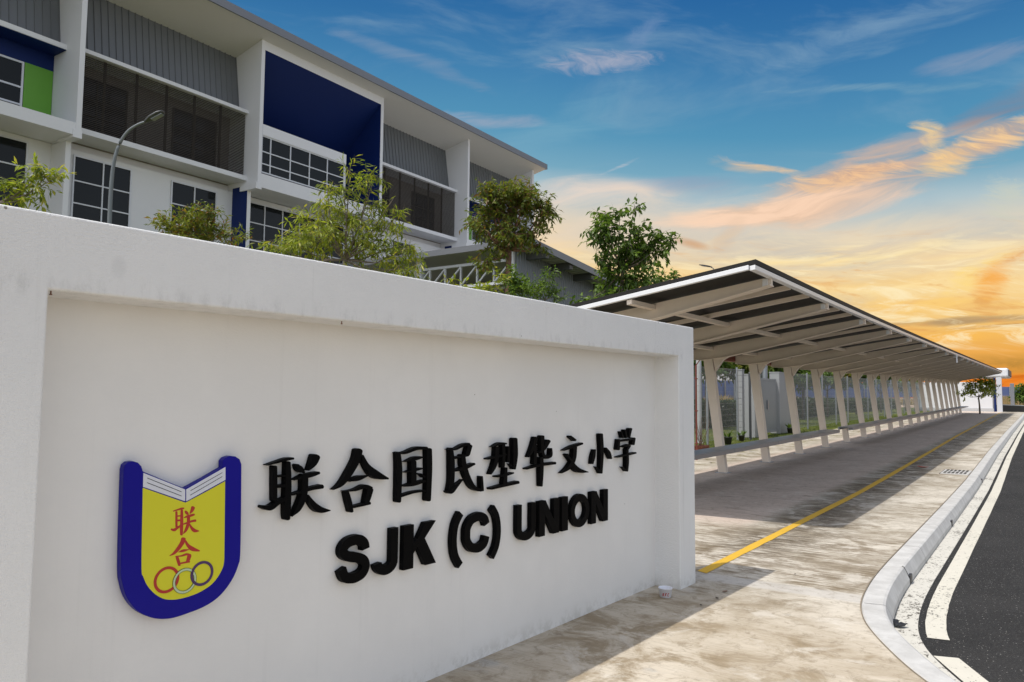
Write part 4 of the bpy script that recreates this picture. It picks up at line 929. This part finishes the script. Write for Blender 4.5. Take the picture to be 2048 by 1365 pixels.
tree('bushy_tree', 'dark rounded tree with a red brown trunk in front of the grey hall', 'tree', GT, 17, (1012, 640), [(1010,425,56,48),(1052,388,38,28),(982,398,30,36),(1082,425,26,30),(1058,468,34,24),(965,455,18,26),(990,492,30,14),(972,524,22,18),(1035,395,30,30),(1095,425,14,20),(1020,470,40,24),(975,375,14,16),(1075,490,14,10),(950,440,10,10)], M['leaf_mid'], M['redbark'], .15, .048, .50, .6, 14, .10, (1018, 500))
tree('broadleaf_tree', 'broad leaved green tree standing between the hall and the walkway roof', 'tree', GT, 21, (1245, 690), [(1215,455,30,16),(1255,500,52,28),(1215,478,26,20),(1322,492,26,16),(1292,508,34,22),(1240,424,22,9),(1192,447,16,8),(1240,556,44,30),(1180,600,28,12),(1285,560,24,24),(1268,418,16,8),(1212,430,16,10),(1345,480,12,8),(1200,520,20,12),(1275,460,16,14),(1310,470,18,10),(1235,600,50,16)], M['leaf_dark'], M['bark'], .22, .09, .42, .7, 15, .07, (1245, 540))
tree('garden_shrub', 'light green leafy shrub under the hall trusses', 'shrub', GT, 13, (945, 660), [(905,578,20,8),(950,584,28,11),(990,580,22,12),(890,556,6,7),(1002,556,10,12),(925,592,40,10)], M['leaf_light'], M['bark'], .12, .045, .40, .3, 16, .03)
tree('garden_shrub', 'small dark green shrub beside the red brown trunk', 'shrub', GT, 15, (1032, 640), [(1028,566,14,24),(1036,580,16,16)], M['leaf_dark'], M['bark'], .12, .05, .9, .2, 17, .03)
tree('garden_shrub', 'loose dark shrub in front of the grey hall cladding', 'shrub', GT, 16, (1085, 660), [(1082,578,32,22),(1100,556,14,14),(1065,590,26,16),(1112,590,16,14)], M['leaf_dark'], M['bark'], .11, .035, .62, .3, 18, .03)
tree('far_tree', 'low far treetop showing just over the walkway roof', 'tree', 'trees beyond the walkway', 40, (1325, 700), [(1318,560,18,6),(1345,554,12,4)], M['leaf_dark'], M['bark'], .3, .12, 2.0, .3, 19, .08)
GF = 'trees in the grounds behind the fence'
BG = [(1412, 722, 24, 26, 34), (1475, 728, 34, 24, 36), (1548, 738, 30, 26, 40), (1605, 752, 32, 26, 46), (1655, 752, 28, 24, 50), (1712, 752, 24, 20, 56), (1762, 758, 20, 16, 62), (1812, 764, 18, 14, 68)]
WH = ['nearest fence tree, beside the wall end', 'bright tree seen between the first two columns shown', 'tree above the white gate', 'tree behind the dark steel post', 'slim tree after the gate seen through the mesh', 'slim tree near the middle of the mesh fence', 'slim tree towards the far end of the mesh', 'farthest slim tree along the mesh fence']
for i, (cx, cy, rx, ry, D) in enumerate(BG):
    P = at_depth(cx, cy, D)
    tree('young_tree', WH[i], 'tree', GF, D, (cx, cy+60), [(cx, cy, rx*1.2, ry*.9), (cx-rx, cy+6, rx*.7, ry*.7), (cx+rx, cy+2, rx*.8, ry*.7), (cx, cy-ry*.6, rx, ry*.6)], M['leaf_dark'] if i % 3 != 1 else M['leaf_mid'], M['bark'], .26, .11, 1.9 if D < 50 else 2.2, .4, 30+i, .07, (cx, cy+30), zg(P.y)-.05)
tree('street_tree', 'small tree with a thin trunk in front of the white gatehouse wall', 'tree', GF, 58, (1960, 828), [(1957,776,24,12),(1940,784,14,8),(1975,784,14,10),(1965,766,20,8),(1982,770,10,10),(1925,788,8,3)], M['leaf_light'], M['bark'], .24, .11, 1.7, .35, 50, .07, (1957, 794), zg(66))
tree('far_tree', 'green tree far off at the edge of the blue hoarding', 'tree', 'trees beyond the walkway', 95, (2046, 812), [(2044,790,12,14),(2052,776,10,8)], M['leaf_dark'], M['bark'], .5, .2, 4.0, .3, 51, .12, None, 1.0)
# ------------------------------------------------------------------ fence, gate, hedges, hoarding and other things beyond the walkway
XF = -9.0
def fence(y0, y1, label):
    root = thing('mesh_fence', label, 'fence', (0, 0, 0), 0, 'wire mesh fences behind the walkway'); h = 2.5
    n = max(1, round((y1-y0)/3.0)); st = (y1-y0)/n
    for i in range(n+1):
        y = y0+st*i; p = MB(); p.box(XF-.03, XF+.03, y-.03, y+.03, zg(y)-.05, zg(y)+h+.06); p.build('post', M['galv'], root)
    for i in range(n):
        a, e = y0+st*i+.035, y0+st*(i+1)-.035; m_ = MB(); k_ = int((e-a)/.075)
        for j in range(k_+1): y = a+(e-a)*j/k_; m_.box(XF-.002, XF+.002, y-.0022, y+.0022, zg(y)+.08, zg(y)+h)
        for j in range(13): z = .1+(h-.12)*j/12; m_.bar((XF+.004, a, zg(a)+z), (XF+.004, e, zg(e)+z), .006, .006)
        m_.build('mesh_panel', M['galv'], root)
fence(12.0, 26.6, 'galvanised mesh fence between the sign wall and the gate')
fence(33.4, 74.0, 'long galvanised mesh fence running on beyond the gate')
def pier(y0, y1, x0, x1, h, label, block=False):
    root = thing('gate_pier', label, 'pier', (0, 0, 0), 0, 'piers of the side gate'); z = zg(y0)-.02
    b = MB()
    if block:
        k_ = 12
        for i in range(k_): b.box(x0, x1, y0, y1, z+h*i/k_, z+h*(i+1)/k_-.012)
        b.box(x0+.012, x1-.012, y0+.012, y1-.012, z, z+h-.02)
    else: b.box(x0, x1, y0, y1, z, z+h)
    b.build('shaft', M['pier'], root, 0.01)
    c = MB(); c.box(x0-.012, x1+.012, y0-.012, y1+.012, z+h-.01, z+h+.03); c.build('cap', M['pier'], root)
pier(27.0, 27.25, -9.12, -8.95, 2.5, 'block built white pier with dark joints', True)
pier(28.1, 28.9, -9.35, -8.85, 2.35, 'plain white gate pier before the bar gate')
pier(31.5, 33.1, -9.3, -8.9, 2.5, 'broad white gate pier on the far side of the bar gate')
def gate():
    root = thing('bar_gate', 'pale grey vertical bar gate between two white piers', 'gate'); z = zg(30)
    f = MB(); f.box(-9.08, -9.02, 28.95, 31.45, z+2.15, z+2.22); f.box(-9.08, -9.02, 28.95, 31.45, z+.08, z+.15); f.box(-9.08, -9.02, 28.95, 29.02, z+.15, z+2.15); f.box(-9.08, -9.02, 31.38, 31.45, z+.15, z+2.15); f.build('frame', M['pier'], root)
    b = MB(); y = 29.1
    while y < 31.35: b.box(-9.07, -9.03, y, y+.085, z+.14, z+2.16); y += .115
    b.build('bars', M['pier'], root)
    l = MB(); l.box(-9.02, -8.97, 30.15, 30.28, z+1.0, z+1.35); l.build('lock', M['galv'], root)
gate()
def post(name, label, X, px0, top, r, m_, cat='post', square=False):
    P = on_plane(px0, 800, (X, 0, 0), (1, 0, 0)); y = P.y; T = on_plane(px0, top, (X, 0, 0), (1, 0, 0)).z
    root = thing(name, label, cat, (X, y, zg(y)-.05)); b = MB()
    b.lathe([(r*1.02, 0), (r, T*.5), (r*.98, T-zg(y)), (r*.98, T-zg(y)+.05), (0, T-zg(y)+.06)], n=14); b.build('shaft', m_, root, 0, True)
    c = MB(); c.lathe([(0, -.0), (r*1.7, 0), (r*1.7, .03), (r*1.05, .05)], n=14); c.build('base', m_, root)
post('concrete_post', 'round white post next to the red downpipe', -9.5, 1398, 700, .09, M['post'])
post('steel_post', 'dark slim steel post beside the block pier', -8.75, 1500, 745, .045, M['darksteel'])
post('grey_pole', 'tall grey round pole rising behind the bar gate', -10.2, 1530, 690, .13, M['galv'])
post('steel_post', 'dark thin post in the lawn behind the third shown column', -12, 1608, 742, .05, M['darksteel'])
post('steel_post', 'pale slim post standing in front of the hedge', -14, 1470, 752, .07, M['galv'])
def downpipe():
    P = on_plane(1392.5, 800, (-7.1, 0, 0), (1, 0, 0)); y = P.y
    root = thing('downpipe', 'thin red brown downpipe by the end of the sign wall', 'pipe', (-7.1, y, zg(y)))
    b = MB(); b.tube([(0, 0, 0), (0, 0, 2.35), (.12, 0, 2.5), (.5, 0, 2.56)], .02, 8); b.build('pipe', M['rust'], root)
    c = MB(); [c.box(-.03, .03, -.03, .03, z, z+.03) for z in (.4, 1.2, 2.0)]; c.build('clips', M['rust'], root)
downpipe()
def potplant(px0, py0, X, label, s, seed):
    P = on_plane(px0, py0, (X, 0, 0), (1, 0, 0)); y = P.y; root = thing('potted_plant', label, 'potted plant', (X, y, zg(y)), 0, 'black pots by the fence')
    b = MB(); b.lathe([(0, 0), (.15*s, 0), (.21*s, .34*s), (.23*s, .35*s), (.23*s, .39*s), (.20*s, .39*s), (.19*s, .33*s), (0, .32*s)], n=16); b.build('pot', M['pot'], root, 0, True)
    rnd = random.Random(seed); l = MB()
    for i in range(16):
        a = rnd.uniform(0, 6.28); d = V((cos(a)*.5, sin(a)*.5, rnd.uniform(.6, 1.2))).normalized(); o = V((cos(a)*.05, sin(a)*.05, .33*s)); w = d.cross(V((0, 0, 1))).normalized()
        ln = rnd.uniform(.35, .65)*s; l.add([o, o+d*ln*.5+w*.05*s, o+d*ln+V((0, 0, -.12*s)), o+d*ln*.5-w*.05*s], [(0, 1, 2), (0, 2, 3)])
    l.raw('leaves', M['leaf_dark'], root)
potplant(1456, 866, -8.4, 'black pot with spindly plant behind the bench', .62, 4)
potplant(1483, 868, -8.6, 'small black pot close to the block pier', .5, 5)
potplant(1580, 862, -8.6, 'black pot at the foot of the broad gate pier', .55, 6)
def planter():
    P = on_plane(1402, 886, (-8.2, 0, 0), (1, 0, 0)); root = thing('brick_planter', 'low red brick planter with dry twigs near the wall end', 'planter', (-8.2, P.y, zg(P.y)))
    b = MB()
    for r_ in range(2):
        for i in range(3): b.box(-.14, .14, -.30+i*.2+.006, -.30+(i+1)*.2-.006, r_*.07, r_*.07+.064)
    b.build('brickwork', M['brick'], root)
    l = MB(); rnd = random.Random(8)
    for i in range(14):
        a = rnd.uniform(0, 6.28); l.tube([(rnd.uniform(-.08, .08), rnd.uniform(-.2, .2), .13), (rnd.uniform(-.2, .2), rnd.uniform(-.4, .4), rnd.uniform(.6, 1.1))], [.008, .003], 4)
    l.build('twigs', M['redbark'], root)
planter()
def hedge(x0, x1, y0, y1, h, label, seed, n=5200):
    rnd = random.Random(seed); z = zg((y0+y1)/2)-.03; root = thing('hedge', label, 'hedge', ((x0+x1)/2, (y0+y1)/2, z), 0, 'clipped hedges on the lawn'); a, b_ = (x1-x0)/2, (y1-y0)/2
    c = MB(); c.box(-a+.1, a-.1, -b_+.1, b_-.1, 0, h-.1); c.build('branches', M['leaf_hedge'], root)
    l = MB()
    for i in range(n):
        f = rnd.random(); u, v, w = rnd.uniform(-1, 1), rnd.uniform(-1, 1), rnd.random()
        if f < .4: p = V((u*a, v*b_, h))
        elif f < .8: p = V((a*(1 if f < .7 else -1), v*b_, w*h))
        else: p = V((u*a, b_*(1 if f < .85 else -1), w*h))
        p += V((rnd.gauss(0, .05), rnd.gauss(0, .05), rnd.gauss(0, .05))); d = V((rnd.gauss(0, 1), rnd.gauss(0, 1), rnd.gauss(.3, 1))).normalized(); s_ = d.cross(V((rnd.gauss(0, 1), rnd.gauss(0, 1), rnd.gauss(0, 1)))).normalized()
        L = rnd.uniform(.08, .15); l.add([p, p+d*L*.5+s_*L*.3, p+d*L, p+d*L*.5-s_*L*.3], [(0, 1, 2), (0, 2, 3)])
    l.raw('leaves', M['leaf_hedge'], root)
hedge(-14.2, -12.6, 33, 41.5, 1.15, 'clipped dark hedge seen left of the gate, before the sand', 61)
hedge(-14.2, -12.6, 47, 62, 1.15, 'longer clipped hedge on the lawn beyond the gate', 62, 6500)
hedge(-13.6, -12.4, 66, 86, 1.0, 'farthest clipped hedge, low behind the mesh fence', 63, 5000)
def hoarding(pa, Da, pb, Db, topa, topb, n, label, dz=-1.9):
    A, B = at_depth(pa, topa, Da), at_depth(pb, topb, Db); za, zb = A.z, B.z
    root = thing('site_hoarding', label, 'hoarding', (A.x, A.y, 0), 0, 'blue hoardings round the far site')
    L = V((B.x-A.x, B.y-A.y, 0)); d = L.normalized(); nn = V((d.y, -d.x, 0)); s = MB(); m_ = int(L.length/.25); vs = []
    for i in range(m_+1):
        for off, u in ((0, 0), (.04, .5)):
            t = min(1, (i+u)/m_); p = L*t+nn*off; z = za+(zb-za)*t; vs += [(p.x, p.y, z+dz), (p.x, p.y, z)]
    s.add(vs, [(2*i, 2*i+2, 2*i+3, 2*i+1) for i in range(len(vs)//2-1)]); s.build('sheeting', M['hoard'], root)
    for i in range(n+1):
        t = i/n; p = L*t+nn*.09; z = za+(zb-za)*t; q = MB(); q.box(p.x-.05, p.x+.05, p.y-.05, p.y+.05, z+dz-.4, z+.05); q.build('post', M['galv'], root)
hoarding(1380, 58, 1905, 112, 761, 769, 14, 'long blue corrugated site hoarding behind the lawn and the sand', -1.75)
hoarding(1990, 118, 2120, 128, 774, 775, 5, 'short blue hoarding past the gatehouse at the street end', -2.1)
def far_block():
    root = thing('far_house', 'pale far house just visible under the walkway roof by the first column', 'house', (0, 0, 0))
    a = at_depth(1455, 715, 75); b = MB(); b.box(a.x-6, a.x+2.2, a.y, a.y+8, 0, a.z+.4); b.build('wall', M['post'], root)
    r = MB(); r.hexa([(a.x-6.4, a.y-.4, a.z+.4), (a.x+2.6, a.y-.4, a.z+.4), (a.x+2.6, a.y+8.4, a.z+.4), (a.x-6.4, a.y+8.4, a.z+.4)], [(a.x-5, a.y+3.5, a.z+2), (a.x+1.2, a.y+3.5, a.z+2), (a.x+1.2, a.y+4.5, a.z+2), (a.x-5, a.y+4.5, a.z+2)]); r.build('roof', M['fascia'], root)
    w = MB(); [w.box(a.x-5+i*2, a.x-4+i*2, a.y-.03, a.y-.002, a.z-1.6, a.z-.5) for i in range(3)]; w.build('windows', M['glass'], root)
far_block()
# gatehouse at the end of the walkway
def gatehouse():
    root = thing('gatehouse', 'white walled gatehouse closing the far end of the walkway', 'gatehouse'); y = 77.0; g = zg(y)
    w = MB(); w.box(-9.5, -3.75, y, y+6, g-.1, g+2.55); w.build('wall', M['bwhite'], root, .02)
    p = MB(); p.box(-9.5, -3.70, y-.06, y-.003, g-.1, g+.28); p.build('plinth', M['post'], root)
    c = MB(); c.box(-3.45, -3.05, y-.1, y+.3, g-.05, g+2.95); c.build('pillar', M['alu'], root, .02)
    d = MB(); d.box(-3.66, -3.50, y+.05, y+.15, g-.05, g+2.9); d.build('door_post', M['navy'], root)
    r = MB(); r.box(-9.8, -2.55, y-.12, y+6.3, g+2.98, g+3.75); r.build('canopy', M['gutterw'], root, .12)
    b = MB(); b.box(-2.545, -2.50, y, y+6, g+3.1, g+3.62); b.build('canopy_band', M['darksteel'], root)
gatehouse()
def verge_wall():
    root = thing('low_verge_wall', 'low dark retaining edge past the gatehouse where the street bends', 'wall'); b = MB(); g = zg(80)
    b.hexa([(-3.6, 79, g-.1), (-3.6, 79.4, g-.1), (4, 90.4, g-.1), (4, 90, g-.1)], [(-3.6, 79, g+.55), (-3.6, 79.4, g+.55), (4, 90.4, g+.2), (4, 90, g+.2)]); b.build('kerbstone', M['gapdark'], root)
    c = MB(); c.hexa([(-3.65, 78.95, g+.55), (-3.65, 79.5, g+.55), (4, 90.5, g+.2), (4, 89.9, g+.2)], [(-3.65, 78.95, g+.62), (-3.65, 79.5, g+.62), (4, 90.5, g+.27), (4, 89.9, g+.27)]); c.build('coping', M['kerb'], root)
verge_wall()
def roadside_pole():
    P = at_depth(2026, 822, 88); root = thing('sign_pole', 'blue grey square pole at the street end before the blue hoarding', 'pole', (P.x, P.y, zg(P.y)-.2)); T = at_depth(2026, 773, 88).z
    b = MB(); b.box(-.2, .2, -.2, .2, 0, T); b.build('shaft', M['fascia'], root, .02); c = MB(); c.box(-.3, .3, -.3, .3, 0, .3); c.build('footing', M['kerb'], root)
roadside_pole()
def dry_grass():
    rnd = random.Random(77); l = MB()
    for i in range(9000):
        px = rnd.uniform(1992, 2110); D = rnd.uniform(92, 116); P = at_depth(px, 812, D); z0 = .3+max(0, (D-92))*.045; P.z = z0+rnd.uniform(0, .1)
        h = rnd.uniform(.3, 1.0); d = V((rnd.gauss(0, .3), rnd.gauss(0, .3), 1)).normalized(); w = V((rnd.gauss(0, 1), rnd.gauss(0, 1), 0)).normalized()*rnd.uniform(.03, .08)
        l.add([P-w, P+w, P+d*h], [(0, 1, 2)])
    for i in range(6000):
        px = rnd.uniform(1400, 1900); D = rnd.uniform(50, 57)*(1+.9*(px-1400)/500); P = at_depth(px, 795, D); P.z = rnd.uniform(.7, 1.3)
        h = rnd.uniform(.2, .7); d = V((rnd.gauss(0, .4), rnd.gauss(0, .4), 1)).normalized(); w = V((rnd.gauss(0, 1), rnd.gauss(0, 1), 0)).normalized()*rnd.uniform(.03, .09)
        l.add([P-w, P+w, P+d*h], [(0, 1, 2)])
    o = l.raw('dry_grass', M['leaf_dry']); tag(o, 'dry tan weeds growing on the sandy bank', 'grass', kind='stuff')
    b = MB(); m_ = MB()
    for i in range(26000):
        x = rnd.uniform(-13, -8.2); y = rnd.uniform(15, 60); z = zg(y)-.03; h = rnd.uniform(.03, .09); w = rnd.uniform(.004, .009); a = rnd.uniform(0, 3.14)
        b.add([(x-w*cos(a), y-w*sin(a), z), (x+w*cos(a), y+w*sin(a), z), (x+rnd.gauss(0, .03), y+rnd.gauss(0, .03), z+h)], [(0, 1, 2)])
    tag(b.raw('grass', M['grassblade']), 'short green lawn grass behind the fence', 'grass', kind='stuff')
dry_grass()
# ------------------------------------------------------------------ small things on the ground
def cup():
    P = on_plane(1331, 1194, (0, 0, 0), (0, 0, 1)); root = thing('paper_tub', 'small white paper tub with red lettering at the foot of the wall', 'paper tub', (P.x, P.y, .001), R(35))
    b = MB(); b.lathe([(0, .004), (.041, .004), (.042, 0), (.044, .001), (.0535, .066), (.0565, .067), (.0575, .070), (.0565, .073), (.0535, .073), (.0515, .068), (.043, .006), (0, .006)], n=40); b.build('tub', M['paper'], root, 0, True)
    # letters wrapped on the side facing the camera
    L = {'K': [[(0, 0), (.25, 1)], [(.12, .45), (.75, 1)], [(.3, .55), (.62, 0)]], 'F': [[(0, 0), (.25, 1)], [(.25, 1), (.75, 1)], [(.13, .52), (.55, .52)]], 'C': [[(.72, .86), (.5, 1), (.28, .92), (.1, .5), (.1, .15), (.3, 0), (.52, .12)]]}
    t = MB(); ang0 = math.atan2(-P.y, -P.x)-R(35); r = lambda z: .0441+(z-.001)*.146+.0007
    for i, ch in enumerate('KFC'):
        for st in L[ch]:
            for (x0, y0), (x1, y1) in zip(st, st[1:]):
                q = []
                dx, dy = x1-x0, y1-y0; l = sqrt(dx*dx+dy*dy); nx, ny = -dy/l*.15, dx/l*.15
                for x, y in ((x0-nx, y0-ny), (x1-nx, y1-ny), (x1+nx, y1+ny), (x0+nx, y0+ny)):
                    z = .014+y*.023; a = ang0+((i+x*.86)-1.4)*.0195/.047+.10; q.append((r(z)*cos(a), r(z)*sin(a), z))
                t.add(q, [(0, 1, 2, 3)])
    t.raw('lettering', M['cupred'], root)
cup()
def flat_leaf(name, label, x, y, z, L, W, m_, seed, cat='leaf', group=None):
    rnd = random.Random(seed); a = rnd.uniform(0, 6.28); b = MB(); n = 7; vs = []; c_, s_ = cos(a), sin(a)
    for i in range(n):
        t = i/(n-1); w = W*sin(pi*(.06+.9*t))**.8; zz = .004+.35*L*(t-.5)**2
        for u, e in ((-1, .3), (0, 0), (1, .3)):
            px_, py_ = (t-.5)*L, u*w/2; vs.append((px_*c_-py_*s_, px_*s_+py_*c_, zz+e*w*.4))
    b.add(vs, [(i*3+j, i*3+j+1, i*3+j+4, i*3+j+3) for i in range(n-1) for j in range(2)])
    o = b.build(name, m_, None, 0, True); o.location = (x, y, z+zg(y))
    sd = o.modifiers.new('thick', 'SOLIDIFY'); sd.thickness = .0015
    tag(o, label, cat, group)
P = on_plane(1846, 936, (0, 0, zg(19)), (0, 0, 1)); flat_leaf('red_leaf', 'bright red fallen leaf beside the yellow line', P.x, P.y, .003, .26, .10, plain('red_litter', (.62, .05, .012), .5, 0, .1, 12), 2)
LV = [(1434, 1198, 'tiny brown dry leaf on the sunny concrete past the tub', .035), (1450, 1185, 'curled orange brown leaf at the shadow edge near the wall end', .05), (1828, 959, 'dark dry leaf lying near the roof shadow edge', .10), (1422, 929, 'dark fallen leaf on the sunny strip behind the first shown column', .09), (1590, 1150, 'tiny dark leaf on the pale concrete joint', .025), (1402, 1212, 'small dark crumb of leaf right of the paper tub', .03)]
for i, (x, y, lab, L) in enumerate(LV):
    P = on_plane(x, y, (0, 0, 0), (0, 0, 1)); flat_leaf('dry_leaf', lab, P.x, P.y, .003, L, L*.5, plain('dry_leaf_brown', (.16, .06, .025) if i == 1 else (.05, .035, .02), .7), 20+i, 'leaf', 'dry leaves on the concrete')
def rag():
    P = on_plane(1790, 1251, (0, 0, -.146), (0, 0, 1)); b = MB(); rnd = random.Random(9); n = 9; vs = []
    for i in range(n):
        for j in range(5):
            x = (j/4-.5)*.075*(1+.3*sin(i*1.7)); y = (i/(n-1)-.5)*.16*(1+.2*rnd.random()); vs.append((x+rnd.gauss(0, .008), y+rnd.gauss(0, .008), .012+rnd.random()*.022))
    b.add(vs, [(i*5+j, i*5+j+1, (i+1)*5+j+1, (i+1)*5+j) for i in range(n-1) for j in range(4)]); o = b.build('plastic_scrap', M['pot'], None, 0, True); o.location = (P.x, P.y, -.146); o.rotation_euler = (0, 0, R(50))
    sd = o.modifiers.new('thick', 'SOLIDIFY'); sd.thickness = .003
    tag(o, 'crumpled black plastic scrap in the drain channel at the kerb bend', 'litter')
rag()
def grate():
    x0, x1, y0, y1 = -1.86, -1.36, 18.15, 19.2; g = zg(18.7); root = thing('drain_grate', 'square concrete drain cover with slots set in the pavement by the kerb', 'drain cover', ((x0+x1)/2, (y0+y1)/2, g))
    a, e = (x1-x0)/2, (y1-y0)/2; b = MB(); b.box(-a, a, -e, e, -.02, .012); b.build('slab', M['kerb'], root)
    s = MB()
    for i in range(6):
        for j in range(2): s.box(-a+.04+i*(2*a-.06)/6, -a+.085+i*(2*a-.06)/6, -e+.12+j*e, -e+.5+j*e, .0125, .0165)
    s.box(-a-.02, -a-.002, -e, e, -.01, .006); s.box(-a, a, e+.002, e+.02, -.01, .006)
    s.build('slots', M['gapdark'], root)
grate()
def inlet():
    for i, (y, lab) in enumerate(((8.1, 'nearest narrow drain slot cut through the kerb face'), (12.0, 'middle drain slot cut through the kerb face'), (18.3, 'drain slot in the kerb by the slotted cover'))):
        x = interp(KI, y); b = MB(); b.box(-.03, .03, -.06, .06, 0, .08); o = b.build('kerb_inlet', M['pot']); o.location = (x+.192, y, zg(y)-.145); tag(o, lab, 'drain', 'drain slots in the kerb')
inlet()
